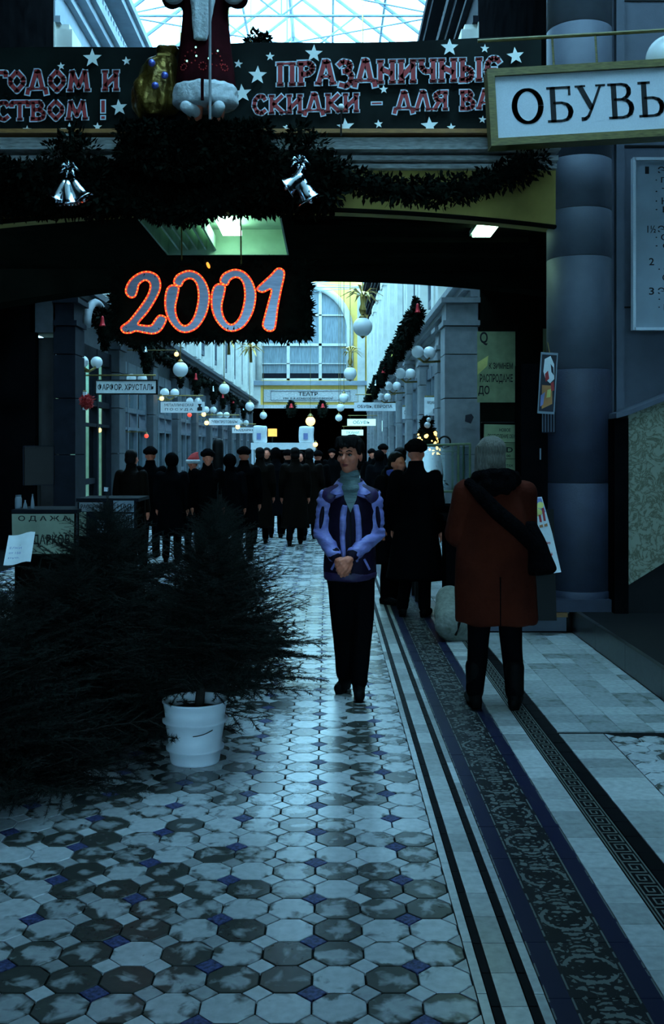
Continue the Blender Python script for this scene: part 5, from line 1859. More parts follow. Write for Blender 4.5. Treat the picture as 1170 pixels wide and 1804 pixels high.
hanging_sign(612, 662, 738, 750, 48.0, 'ОБУВЬ', 'second hanging sign on the right, glowing pale green', 668, 'lit_sign', None, [('ОБУВЬ', 0, 0, .6, .5)])
hanging_sign(602, 640, 757, 767, 57.0, 'ТКАНИ', 'farthest hanging sign on the right, just above the woman', 654, 'lit_sign', None, [('ТКАНИ', 0, 0, .6, .5)])
hanging_sign(673, 688, 741, 760, 44.0, '', 'small square green lit sign by the right wall', 690, 'lit_sign', None, [('24', 0, 0, .5, .4)])
hanging_sign(697, 704, 729, 750, 38.0, '', 'narrow upright green lit sign on the right wall', 706, 'lit_sign', None, [('А', 0, 0, .5, .2)])
hanging_sign(709, 729, 717, 738, 29.0, '', 'small pale sign over right shop door beside the tilted poster', 730, 'sign_board', None, [('СУМКИ', 0, .1, .7, .3)], rodv=2)
hanging_sign(748, 770, 700, 732, 23.0, '', 'tall poster panel with red print near the right pilaster', 774, 'sign_board', None, [('АКЦИЯ', 0, .4, .6, .2)], rodv=2)
hanging_sign(135, 152, 690, 722, 17.0, '', 'small white and violet bill on left pilaster with red flower', 130, 'sign_board', None, [('ЦЕНЫ', 0, .3, .8, .2)], rodv=1)
q = P(153, 707, 16.6)
t = thing('red_pompom', 'dark red tinsel ball beside bill on the left pilaster', 'decoration', q)
stuff(leaf_mass([((0, 0, 0), .10)], 500, .05, 1, 33).build('tinsel', M['candle'], t)); mb = MB(); mb.ell((0, 0, 0), .07, 12, 8); mb.build('core', M['candle'], t, True)
for (u, v, Y, lab, m) in ((683, 764, 42, 'cold green round lamp by right wall', 'cyan_bulb'), (547, 742, 52, 'warm glowing ceiling lamp in the dark passage under the theatre', 'warm_bulb'),
                          (285, 702, 25, 'tiny warm lamp left of the second left sign', 'warm_bulb'), (359, 730, 33, 'warm lamp between second and third left signs', 'warm_bulb'),
                          (364, 745, 34, 'pale warm lamp left of the third left sign', 'warm_bulb'), (419, 752, 41, 'warm lamp above the fourth left sign', 'warm_bulb'),
                          (175, 758, 19.5, 'orange lamp in the green lit left shop window', 'warm_bulb'), (311, 624, 22, 'small warm lamp over the left row of fir bouquets', 'warm_bulb'),
                          (556, 783, 26, 'warm lamp at right end of the white stall', 'warm_bulb'), (334, 731, 30, 'dim red lamp left of the third left sign', 'red_bulb'), (258, 768, 22, 'dim red lamp inside left shop door', 'red_bulb')):
    q = P(u, v, Y)
    t = thing('small_lamp', lab, 'lamp', q)
    r = 4.0 * Y / S * (2.1 if u == 547 else (1.4 if u == 683 else 1))
    mb = MB(); mb.ell((0, 0, 0), (r, r, r * 1.0), 12, 8); mb.build('bulb', M[m], t, True)
    mb = MB(); mb.lathe([(r * .5, r * .8), (r * .6, r * 1.1), (r * .2, r * 1.6)], 10); 
    if Y < 50:
        xw = (XL if q.x < 0 and u < 545 else XR) - q.x
        mb.tube([(0, 0, r * 1.4), (0, .0, r * 1.8), (xw if u != 556 else .05, .0, r * 1.8 if u != 556 else -.3)], .01, 5)
    else:
        mb.tube([(0, 0, r * 1.5), (0, 0, roof_z(q.x) - q.z if Y < 60 else 1)], .01, 5)
    mb.build('socket', M['brass'], t)

# ---- hanging globe lamps down the arcade, some with a spray of gold leaves on top
def globe_lamp(u, v, Y, rpx, label, gold=False, drop=1.2):
    q = P(u, v, Y)
    k = Y / S
    r = rpx * k
    t = thing('globe_lamp', label, 'lamp', q, 0)
    mb = MB(); mb.ell((0, 0, 0), r, 24, 16); mb.build('globe', M['globe'], t, True)
    mb = MB(); mb.lathe([(r * .45, r * .86), (r * .35, r * 1.1), (r * .12, r * 1.35)], 14); mb.lathe([(r * .04, -r * 1.2), (r * .3, -r * .96)], 12); mb.build('cap', M['brass'], t, True)
    ztop = roof_z(q.x) - q.z
    mb = MB(); mb.tube([(0, 0, r * 1.3), (0, 0, r * 3.2), (0, 0, r * 3.3), (0, 0, ztop)], [r * .1, r * .1, .012, .012] if gold else .012, 6); mb.build('stem', M['gold' if gold else 'brass'], t)
    if gold:
        mb = MB()
        zc = r * 3.2
        r3 = random.Random(int(u))
        for i in range(16):
            a = 2 * PI * i / 16 + r3.uniform(-.1, .1)
            L = r * r3.uniform(1.7, 2.5)
            up = r3.uniform(-.25, .7)
            d = Vector((math.cos(a), math.sin(a), up)).normalized()
            s_ = d.cross(Vector((0, 0, 1))).normalized() * r * .17
            p0 = Vector((0, 0, zc)); p1 = p0 + d * L * .55 + Vector((0, 0, .15 * L)); p2 = p0 + d * L - Vector((0, 0, .12 * L))
            th = Vector((0, 0, .008))
            mb.add([p0, p1 - s_, p2, p1 + s_, p0 + th, p1 - s_ + th, p2 + th, p1 + s_ + th], [(0, 1, 2, 3), (7, 6, 5, 4), (0, 4, 5, 1), (1, 5, 6, 2), (2, 6, 7, 3), (3, 7, 4, 0)])
        stuff(mb.build('gold_leaves', M['gold'], t))
        mb = MB(); mb.lathe([(r * .25, r * 1.3), (r * .4, r * 1.8), (r * .22, r * 2.4), (r * .3, zc), (.01, zc + r * .6)], 12); mb.build('gold_vase', M['gold'], t, True)
    return t


globe_lamp(639, 576, 20, 17, 'nearest hanging globe lamp with gold leaf spray, right of the theatre window', True, 5)
globe_lamp(617, 658, 29, 11.5, 'second globe lamp with gold leaf spray, above theatre sign end', True, 5)
globe_lamp(606, 701, 40, 8.5, 'third globe lamp of the right chain, over right end of theatre sign', False, 3)
globe_lamp(600, 718, 48, 7, 'fourth globe lamp of the right chain, below the theatre sign', False, 3)
globe_lamp(597, 736, 55, 6.2, 'lowest and smallest globe lamp of the right chain', False, 2)
globe_lamp(318, 651, 22, 13.5, 'largest hanging globe lamp on the left below the 2001 sign', False, 3)
globe_lamp(395, 685, 30, 9.5, 'second hanging globe lamp on the left', False, 3)
globe_lamp(440, 716, 40, 8, 'third hanging globe lamp on the left, at left end of theatre sign', False, 3)
globe_lamp(464, 732, 48, 6.5, 'smallest hanging globe lamp on the left under the theatre front', False, 2)
for (u, v, Y, r, lab) in ((442, 612, 24, 14, 'gold leaf spray hanging left of the theatre window'), (403, 596, 22, 14, 'gold leaf spray hanging before left white facade')):
    q = P(u, v, Y)
    t = thing('gold_spray', lab, 'decoration', q)
    k = Y / S
    r3 = random.Random(int(u))
    mb = MB()
    for i in range(18):
        a = 2 * PI * i / 18
        d = Vector((math.cos(a), math.sin(a), r3.uniform(-.5, .6))).normalized()
        L = r * 2 * k * r3.uniform(.7, 1.1)
        s_ = d.cross(Vector((0, 0, 1))).normalized() * .035
        p1 = d * L * .55; p2 = d * L - Vector((0, 0, .1))
        th = Vector((0, 0, .008))
        mb.add([Vector(), p1 - s_, p2, p1 + s_, th, p1 - s_ + th, p2 + th, p1 + s_ + th], [(0, 1, 2, 3), (7, 6, 5, 4), (0, 4, 5, 1), (1, 5, 6, 2), (2, 6, 7, 3), (3, 7, 4, 0)])
    stuff(mb.build('gold_leaves', M['gold'], t))
    mb = MB(); mb.tube([(0, 0, -.35), (0, 0, .1), (0, 0, roof_z(q.x) - q.z)], [.04, .02, .012], 6); mb.build('stem', M['brass'], t)

# ---- wall lamps: pairs of globes on brackets
def pair_lamp(uu, v, Y, rpx, side, label, n=2):
    k = Y / S
    r = rpx * k
    q = P(uu, v, Y)
    X = XL if side == 'left' else XR
    t = thing('wall_lamp', label, 'lamp', q, 0)
    sx = 1 if side == 'left' else -1
    for i in range(n):
        mb = MB(); mb.ell(((i * 2 - (n - 1)) * r * 1.0, i * .16, 0), r, 20, 14); mb.build('globe', M['globe'], t, True)
    mb = MB(); mb.tube([(X - q.x, .05, -r * 1.4), (0, .05, -r * 1.6), (r, .1, -r * .9)], .022, 6); mb.tube([(0, .05, -r * 1.6), (-r, .0, -r * .9)], .022, 6)
    mb.build('bracket', M['brass'], t, True)


for (u, v, Y, r, lab) in ((156, 637, 17.2, 10.5, 'pair of globes on left wall bracket, nearest, by dark pilaster'), (240, 667, 21.6, 8.5, 'pair of globes on left wall just above ФАРФОР. ХРУСТАЛЬ sign end'),
                          (298, 692, 26, 8, 'pair of globes on left wall above the second left sign'), (341, 707, 30.8, 6.5, 'pair of globes on left wall at right end of the second sign'),
                          (369, 722, 35, 6, 'globe pair on left wall right of the second sign'), (393, 731, 39.6, 5.5, 'globe pair on left wall above the third sign'), (428, 745, 48, 5, 'farthest globe pair on left wall')):
    pair_lamp(u, v, Y, r, 'left', lab)
for (u, v, Y, r, lab) in ((747, 620, 20.4, 11, 'largest pair of globes on right wall bracket'), (715, 658, 25.3, 9.5, 'second pair of globes on the right wall'),
                          (692, 680, 30, 8, 'third pair of globes on the right wall'), (677, 699, 34.6, 6.5, 'farthest pair of globes on the right wall')):
    pair_lamp(u, v, Y, r, 'right', lab)

# ---- fir bouquets with a bell, hung along both cornices
small_bell = bell_mb(.5, 1.1).mesh('bell', M['red_bell'], True)
small_bell.materials.clear()
bell_mats = {}
for nm in ('red_bell', 'silver', 'gold_bell'):
    me = small_bell.copy(); me.materials.append(M[nm]); bell_mats[nm] = me
drop_pts = [((0, 0, -.45), .12), ((0, 0, -.25), .2), ((0, 0, 0), .27), ((0, 0, .25), .22), ((0, 0, .42), .12)]
mbq = leaf_mass(drop_pts, 1500, .09, .8, 41)
drop_me = mbq.mesh('foliage', M['fir'])
mbq = MB(); mbq.loft([(-.55, 0, 0, .02, .02), (-.4, 0, 0, .12, .12), (-.1, 0, 0, .23, .23), (.2, 0, 0, .2, .2), (.45, 0, 0, .08, .08), (.55, 0, 0, .02, .02)], 14)
core_me = mbq.mesh('core', M['fir'], True)


def bouquet(u, v, Y, hpx, bell, label, cut=1.0):
    q = P(u, v, Y)
    s_ = hpx * Y / S
    t = thing('fir_bouquet', label, 'decoration', q)
    t.scale = (s_ * cut, s_ * cut, s_)
    stuff(link('foliage', drop_me, t)); link('core', core_me, t)
    b = link('bell', bell_mats[bell], t, (0.02, -.40, .05)); b.scale = (.21, .21, .25)


for (u, v, Y, h, b, lab) in ((184, 580, 18, 64, 'red_bell', 'dark fir bouquet with red bell left of the 2001 sign'), (258, 625, 22.2, 56, 'silver', 'dark fir bouquet with silver bell under the 2 of the sign'),
                             (318, 664, 28, 34, 'gold_bell', 'dark fir bouquet with gold bell behind largest left globe'), (346, 672, 30.7, 42, 'red_bell', 'dark fir bouquet with red bell between left globes'),
                             (376, 692, 35, 34, 'silver', 'dark fir bouquet with silver bell before second left globe'), (393, 703, 38, 30, 'red_bell', 'dark fir bouquet just below second left globe'),
                             (411, 712, 43, 28, 'red_bell', 'dark fir bouquet with red bell left of third left globe'), (429, 724, 47.7, 24, 'silver', 'farthest left fir bouquet, beside third left globe'),
                             (733, 556, 18.6, 58, 'red_bell', 'nearest right fir bouquet, with red bell'), (719, 585, 20.5, 54, 'red_bell', 'second right fir bouquet, tiny dark red bell'),
                             (706, 607, 22.4, 50, 'silver', 'right fir bouquet with bright silver bell'), (691, 632, 25.2, 46, 'gold_bell', 'right fir bouquet with gold bell'),
                             (674, 660, 29.4, 40, 'red_bell', 'right fir bouquet with red bell above third globe pair'), (661, 682, 34, 36, 'silver', 'right fir bouquet with small silver bell'),
                             (650, 703, 39, 32, 'silver', 'farthest right fir bouquet above the nearest right sign')):
    bouquet(u, v, Y, h, b, lab, .85)
for u, lab in ((513, 'fir tuft with red bell under theatre sign, left one'), (568, 'fir tuft with red bell under theatre sign, right one')):
    bouquet(u, 720, 59.35, 26, 'red_bell', lab, 1.5)
garl = [P(733 + (648 - 733) * i / 20, 556 + (705 - 556) * i / 20, 18.6 + 21 * (i / 20) ** 1.35) for i in range(21)]
garland('fir_garland', 'long dark fir garland along the right cornice of the arcade', [(p, .15) for p in garl], 4200, .10, 51, garl[10], core=.08)
garl = [P(178 + (440 - 178) * i / 20, 560 + (722 - 560) * (i / 20), 18 + 30 * (i / 20) ** 1.6) for i in range(21)]
garland('fir_garland', 'long dark fir garland along the left cornice of the arcade', [(p, .16) for p in garl], 4200, .10, 52, garl[10], core=.07)

# ---- theatre sign
q = P(547, 697, TY - .12)
k = TY / S
t = thing('theatre_sign', 'pale framed theatre sign reading ТЕАТР under the arched window', 'sign', q)
mb = MB(); mb.bx(-82 * k, 82 * k, 0, .1, -11 * k, 11 * k); mb.build('panel', M['cornice'], t)
mb = MB()
for a in ((-70, 70, 7.5, 8.3), (-70, 70, -8.3, -7.5), (-70, -69.2, -8, 8), (69.2, 70, -8, 8)):
    mb.bx(a[0] * k, a[1] * k, -.03, 0, a[2] * k, a[3] * k)
mb.build('frame_line', M['shop_frame'], t)
text(t, 'ТЕАТР', (-4 * k, -.02, 3 * k), 34 * k, 6.5 * k, M['near_black'], .02)
text(t, 'ИМ. В.Ф.КОМИССАРЖЕВСКОЙ', (-4 * k, -.02, -4.5 * k), 88 * k, 4 * k, M['near_black'], .02)

# ---- white market stall in the middle distance
SYy = 26.0
q = P(499, 790, SYy)
k = SYy / S
t = thing('market_stall', 'white framed market stall with hung white goods in the middle of the arcade', 'stall', (q.x, SYy, 0))
mb = MB(); mb.bx(-57 * k, 57 * k, 0, .5, 1.6 - 2 * k, 1.6 + 10 * k); mb.build('top_board', M['paper'], t)
for sx in (-1, 1):
    for y in (.05, 1.2):
        mb = MB(); mb.bx(sx * 54 * k - .03, sx * 54 * k + .03, y - .03, y + .03, 0, 1.62); mb.build('leg', M['sign_white'], t)
mb = MB(); mb.bx(-57 * k, 57 * k, .05, 1.2, .85, .9); mb.build('counter', M['shop_frame'], t)
mb = MB(); mb.bx(-57 * k, 57 * k, .06, .08, .2, .85); mb.build('front_panel', M['dark_coat2'], t)
for (u, wd, v0, v1, lab) in ((458, 24, 752, 782, 'white garment on top of the market stall, left end'), (540, 26, 752, 781, 'white boxy pack on top of the market stall, right end')):
    c = P(u, v1, SYy + .2)
    o = thing('packed_goods', lab, 'goods', (c.x, SYy + .25, 1.6 + 10 * k))
    mb = MB(); mb.bx(-wd / 2 * k, wd / 2 * k, -.2, .2, 0, (v1 - v0) * k); link('pack', blob(mb, 'pack', M['paper'], .03, 3, .02, (4, 4, 4)), o)
    mb = MB(); mb.bx(-wd * .2 * k, wd * .1 * k, -.212, -.2, .08, .24); mb.build('print', M['blue_print'], o)
q = P(480, 762, SYy + .6)
t = thing('amber_sign', 'small glowing amber panel above the market stall', 'sign', q)
mb = MB(); mb.bx(-8 * k, 8 * k, 0, .08, -7 * k, 7 * k); mb.build('panel', M['amber_panel'], t)
mb = MB(); mb.tube([(0, .04, -7 * k), (0, .04, -q.z + 1.76)], .02, 6); mb.build('post', M['black'], t)
q = P(384, 870, 15.5)
t = thing('dark_post', 'dark round-topped post standing among the crowd on the left', 'post', (q.x, 15.5, 0))
mb = MB(); mb.lathe([(.085, 0), (.085, 1.66), (.07, 1.72), (.03, 1.75)], 14); mb.build('shaft', M['black'], t, True)
mb = MB(); mb.lathe([(.16, 0), (.16, .03), (.09, .05)], 14); mb.build('foot', M['black'], t)
# lit small fir by the right shop door
q = P(752, 790, 15.6)
t = thing('lit_tree', 'small decorated tree with warm lights before the right pilaster', 'tree', (q.x, 15.6, 0))
mb = MB(); mb.loft([(.9, 0, 0, .2, .2), (1.2, 0, 0, .26, .26), (1.7, 0, 0, .17, .17), (2.05, 0, 0, .02, .02)], 14); mb.build('core', M['fir'], t)
stuff(leaf_mass([((0, 0, 1.1), .27), ((0, 0, 1.4), .24), ((0, 0, 1.65), .18), ((0, 0, 1.85), .1), ((0, 0, 2.0), .05)], 1600, .07, .8, 61).build('foliage', M['fir'], t))
mb = MB(); mb.lathe([(.15, 0), (.2, .4), (.12, .45), (.05, .5), (.05, .95)], 16); mb.build('stand', M['black'], t)
r3 = random.Random(3)
mb = MB()
for i in range(26):
    z = r3.uniform(1.5, 1.85); a = r3.uniform(PI, 2 * PI); rr = .27 - (z - 1.2) * .22
    mb.ell((rr * math.cos(a), rr * math.sin(a), z), r3.uniform(.012, .03), 8, 6)
stuff(mb.build('fairy_lights', M['warm_bulb'], t))
mb = MB(); mb.ell((0, -.1, 1.95), .05, 10, 7); mb.ell((.02, -.1, 2.03), .035, 10, 7); mb.build('bauble', M['globe'], t, True)


# ================================================================== PEOPLE
def figure_meshes(pose, vox=.012, coat_len=.75, coat_flare=0.0, belly=0.0, hair='short', body_vox=None):
    """body, coat, trousers, hair, shoes for a 1.70 m figure facing -Y; pose gives limb joints"""
    p = pose
    out = {}
    # --- naked body, one surface
    mb = MB()
    hx, hy, hz = p.get('head', (0, -.02, 1.585))
    hr = p.get('turn', 0.0)
    R = Matrix.Rotation(hr, 3, 'Z')
    def hp(x, y, z):
        v = R @ Vector((x, y, z)); return (hx + v.x, hy + v.y, hz + v.z)
    mb.ell(hp(0, .018, .035), (.072, .092, .085), 20, 14, 0, (0, 0, hr))
    mb.ell(hp(0, -.012, -.03), (.060, .072, .085), 20, 14, 0, (0, 0, hr))
    mb.ell(hp(0, -.045, -.088), (.032, .034, .028), 14, 10, 0, (0, 0, hr))          # chin
    mb.ell(hp(0, -.072, .022), (.05, .022, .014), 14, 8, 0, (0, 0, hr))               # brow
    for s_ in (-1, 1):
        mb.ell(hp(s_ * .038, -.058, -.022), (.026, .026, .024), 12, 8, 0, (0, 0, hr))  # cheek
        mb.ell(hp(s_ * .074, .012, -.008), (.010, .022, .033), 10, 8, 0, (0, 0, hr))   # ear
    mb.caps(hp(0, -.082, .012), hp(0, -.106, -.026), .009, .0135)                      # nose
    mb.ell(hp(0, -.095, -.031), (.018, .013, .010), 10, 7, 0, (0, 0, hr))
    mb.ell(hp(0, -.080, -.059), (.024, .013, .010), 12, 7, 0, (0, 0, hr))              # mouth mound
    mb.caps((0, .012, 1.38), (hx, hy + .025, hz - .07), .058, .052)
    mb.loft([(.86, 0, .01, .16, .10), (1.0, 0, .005, .14, .095), (1.12, 0, 0, .135, .09), (1.28, 0, .005, .135, .09), (1.36, 0, .01, .09, .065), (1.41, 0, .012, .06, .056)], 20)
    for s_, side in ((-1, 'a'), (1, 'b')):
        sh, el, wr_ = p['sh' + side], p['el' + side], p['wr' + side]
        mb.caps(sh, el, .044, .038); mb.caps(el, wr_, .038, .025)
        hi, kn, an = p['hi' + side], p['kn' + side], p['an' + side]
        mb.caps(hi, kn, .085, .055); mb.caps(kn, an, .055, .036)
        to = p['to' + side]
        mb.caps(an, (an[0], an[1], .04), .036, .03); mb.caps((an[0], an[1] + .02, .035), to, .032, .028)
    for h in p.get('hands', []):
        for a in h:
            mb.caps(*a, n=8)
    out['body'] = (mb, M['skin'], body_vox or vox)
    return out


def standing(**kw):
    d = dict(sha=(-.185, .01, 1.36), shb=(.185, .01, 1.36), ela=(-.235, .03, 1.09), elb=(.235, .03, 1.09), wra=(-.24, -.04, .86), wrb=(.24, -.04, .86),
             hia=(-.085, .01, .90), hib=(.085, .01, .90), kna=(-.088, -.01, .49), knb=(.088, -.01, .49), ana=(-.09, .03, .09), anb=(.09, .03, .09), toa=(-.105, -.13, .03), tob=(.105, -.13, .03))
    d.update(kw)
    if 'hands' not in d:
        hs = []
        for s_, w_ in ((-1, d['wra']), (1, d['wrb'])):
            w_ = Vector(w_)
            dn = Vector((0, -.08, -1)).normalized()
            pal = [(w_, w_ + dn * .075, .024, .028)]
            for i in range(4):
                b_ = w_ + dn * .075 + Vector((0, (i - 1.5) * .017, 0))
                L = (.062, .074, .070, .056)[i]
                m_ = b_ + dn * L * .55
                pal.append((b_, m_, .0095, .009)); pal.append((m_, m_ + (dn + Vector((-s_ * .45, 0, 0))).normalized() * L * .5, .009, .0075))
            b_ = w_ + dn * .03 + Vector((0, -.025, 0))
            pal.append((b_, b_ + Vector((-s_ * .01, -.03, -.035)), .012, .010)); pal.append((b_ + Vector((-s_ * .01, -.03, -.035)), b_ + Vector((-s_ * .012, -.035, -.065)), .010, .008))
            hs.append(pal)
        d['hands'] = hs
    return d


def garment_coat(p, z0, flare=.03, puff=1.0, sleeves=True, cuff=1.0):
    mb = MB()
    secs = [(z0, 0, .015, .20 + flare, .145 + flare * .8), (z0 + .25 * (1.0 - z0) if z0 < .8 else z0 + .06, 0, .012, .20 + flare * .7, .14 + flare * .6), (1.0, 0, .008, .185, .13), (1.15, 0, .005, .185, .13), (1.28, 0, .008, .20, .135), (1.36, 0, .012, .185, .105), (1.42, 0, .016, .10, .085), (1.46, 0, .016, .080, .076), (1.505, 0, .012, .078, .074), (1.52, 0, .012, .07, .066)]
    mb.loft(secs, 24)
    if sleeves:
        for s_ in ('a', 'b'):
            sh, el, wr_ = p['sh' + s_], p['el' + s_], p['wr' + s_]
            mb.caps(sh, el, .078 * puff, .066 * puff); mb.caps(el, wr_, .068 * puff, .045 * puff)
    return mb


def garment_trousers(p):
    mb = MB()
    mb.loft([(.82, 0, .01, .165, .115), (.92, 0, .01, .17, .12), (1.0, 0, .01, .15, .105)], 20)
    for s_ in ('a', 'b'):
        hi, kn, an = Vector(p['hi' + s_]), Vector(p['kn' + s_]), Vector(p['an' + s_])
        mb.caps(hi, kn, .098, .072); mb.caps(kn, an + Vector((0, 0, .01)), .072, .060)
    return mb


def shoe_mb(an, to):
    an = Vector(an); to = Vector(to)
    mb = MB()
    d = (to - Vector((an.x, an.y, to.z))).normalized()
    heel = Vector((an.x, an.y, 0)) - d * .03
    mb.caps((heel.x, heel.y, .045), (to.x, to.y, .036), .042, .036)
    mb.caps((an.x, an.y, .05), (an.x, an.y, .14), .044, .048)
    hb = heel - d * .015
    mb.bx(heel.x - .03, heel.x + .03, heel.y - .03, heel.y + .03, 0, .04)
    n_ = Vector((-d.y, d.x, 0)) * .033
    a, b = heel - d * .02, to + d * .02
    vs = [a - n_, b - n_ * .75, b + n_ * .75, a + n_]
    mb.add([(v.x, v.y, .0) for v in vs] + [(v.x, v.y, .018) for v in vs], [(3, 2, 1, 0), (4, 5, 6, 7), (0, 1, 5, 4), (1, 2, 6, 5), (2, 3, 7, 6), (3, 0, 4, 7)])
    return mb


def hair_mb(p, kind):
    mb = MB()
    hx, hy, hz = p.get('head', (0, -.02, 1.585))
    hr = p.get('turn', 0.0)
    R = Matrix.Rotation(hr, 3, 'Z')
    def hp(x, y, z):
        v = R @ Vector((x, y, z)); return (hx + v.x, hy + v.y, hz + v.z)
    mb.ell(hp(0, .035, .055), (.088, .098, .085), 20, 14, 0, (0, 0, hr))
    mb.ell(hp(0, .055, -.01), (.083, .075, .085), 20, 12, 0, (0, 0, hr))
    if kind == 'fringe':
        for i in range(7):
            x = -.06 + i * .02
            mb.caps(hp(x, -.045, .105), hp(x * 1.08, -.080, .052 + .012 * (i % 2)), .024, .010, 8)
        for s_ in (-1, 1):
            mb.caps(hp(s_ * .074, .0, .08), hp(s_ * .076, -.012, .012), .022, .012, 8)
    if kind == 'bob':
        mb.ell(hp(0, .04, -.05), (.09, .075, .075), 20, 12, 0, (0, 0, hr))
        for s_ in (-1, 1):
            mb.caps(hp(s_ * .07, .01, .06), hp(s_ * .078, .01, -.07), .032, .028, 8)
    if kind == 'hat':
        mb = MB()
        mb.ell(hp(0, .02, .07), (.095, .11, .085), 20, 12, 0, (0, 0, hr))
        mb.lathe([(.10, .0), (.115, .02), (.112, .06), (.09, .075)], 20, hp(0, .02, .03))
    if kind == 'hood':
        mb.ell(hp(0, .04, .02), (.11, .11, .125), 20, 12, 0, (0, 0, hr))
    return mb


def assemble(root, p, coat_mat, z0, flare=.03, hair='short', hairm='hair_dark', vox=.016, trou='trouser', puff=1.0, fold=.006, hairpart='hair'):
    bd = figure_meshes(p, vox)['body']
    link('body', blob(bd[0], 'body', bd[1], max(.008, vox * .7) if vox < .015 else vox * .8, 2), root)
    link('trousers', blob(garment_trousers(p), 'trousers', M[trou], vox, 3, fold, (14, 14, 5)), root)
    for s_ in ('a', 'b'):
        link('shoe', blob(shoe_mb(p['an' + s_], p['to' + s_]), 'shoe', M['shoe'], .012, 2), root)
    link('coat', blob(garment_coat(p, z0, flare, puff), 'coat', M[coat_mat], vox, 4, fold, (11, 11, 3.5)), root)
    link(hairpart, blob(hair_mb(p, hair), hairpart, M[hairm], max(.009, vox * .7), 3, .004, (30, 30, 8)), root)


# ---- the woman in the lavender jacket
wq = P(617, 1219, 6.79)
wk = .985
pw = standing(sha=(-.150, .01, 1.305), shb=(.150, .01, 1.305), ela=(-.182, .0, 1.055), elb=(.172, .015, 1.06), wra=(-.095, -.155, .915), wrb=(.002, -.185, .925),
              hia=(-.08, .01, .90), hib=(.08, .01, .90), kna=(-.055, -.02, .49), knb=(.085, -.04, .49), ana=(-.035, .10, .10), anb=(.055, -.10, .09),
              toa=(-.075, -.04, .03), tob=(.055, -.25, .03), head=(-.004, -.035, 1.578), turn=-.42)
# right hand over left: palm and five bent fingers each
def hand(w_, knuckle, across, curl, s_=1):
    w_ = Vector(w_); kn = Vector(knuckle); ac = Vector(across).normalized(); cu_ = Vector(curl).normalized()
    f = (kn - w_).normalized()
    h = [(w_, w_ + (kn - w_) * .35, .026, .030)]
    for i in range(4):
        o_ = ac * (i - 1.5) * .0215
        b_ = kn + o_
        L = (.036, .041, .038, .030)[i]
        h.append((w_ + (kn - w_) * .3 + o_ * .5, b_, .017, .0125))
        d1 = (f * .75 + cu_ * .5).normalized(); d2 = (f * .2 + cu_).normalized(); d3 = (cu_ - f * .4).normalized()
        p1 = b_ + d1 * L; p2 = p1 + d2 * L * .75; p3 = p2 + d3 * L * .5
        h += [(b_, p1, .0098, .0090), (p1, p2, .0090, .0084), (p2, p3, .0084, .0072)]
    tb = w_ + f * .02 - ac * .028
    t1 = tb + (f * .7 - ac * .5).normalized() * .038; t2 = t1 + (f + cu_ * .5).normalized() * .032
    h += [(tb, t1, .014, .0115), (t1, t2, .0115, .0088)]
    return h
def hand2(w_, kn):
    f = (Vector(kn) - Vector(w_)).normalized()
    return hand(w_, kn, f.cross(Vector((0, -1, 0))), (0, .85, -.35))
pw['hands'] = [hand2((-.09, -.165, .908), (-.05, -.195, .848)), hand2((-.003, -.20, .912), (-.055, -.243, .872))]
woman = thing('person', 'person in lavender and purple jacket over grey turtleneck walking with clasped hands', 'person', (wq.x, 6.79, 0))
woman.scale = (wk,) * 3
bd = figure_meshes(pw, .008)['body']
link('body', blob(bd[0], 'body', bd[1], .0044, 1), woman)
link('trousers', blob(garment_trousers(pw), 'trousers', M['trouser'], .012, 4, .007, (14, 14, 5)), woman)
for s_ in ('a', 'b'):
    link('shoe', blob(shoe_mb(pw['an' + s_], pw['to' + s_]), 'shoe', M['shoe'], .009, 2), woman)
mb = MB()
mb.loft([(.775, 0, .01, .165, .125), (.80, 0, .008, .178, .14), (.90, 0, .008, .175, .14), (1.05, 0, .006, .165, .135), (1.2, 0, .005, .168, .13), (1.27, 0, .01, .160, .12), (1.325, 0, .015, .125, .10), (1.375, 0, .02, .092, .082), (1.40, 0, .022, .080, .072)], 28)
for s_ in ('a', 'b'):
    mb.caps(pw['sh' + s_], [a * .7 + b * .3 for a, b in zip(pw['sh' + s_], pw['el' + s_])], .058, .055)
link('jacket', blob(mb, 'jacket', M['purple'], .010, 4, .008, (12, 12, 5)), woman)
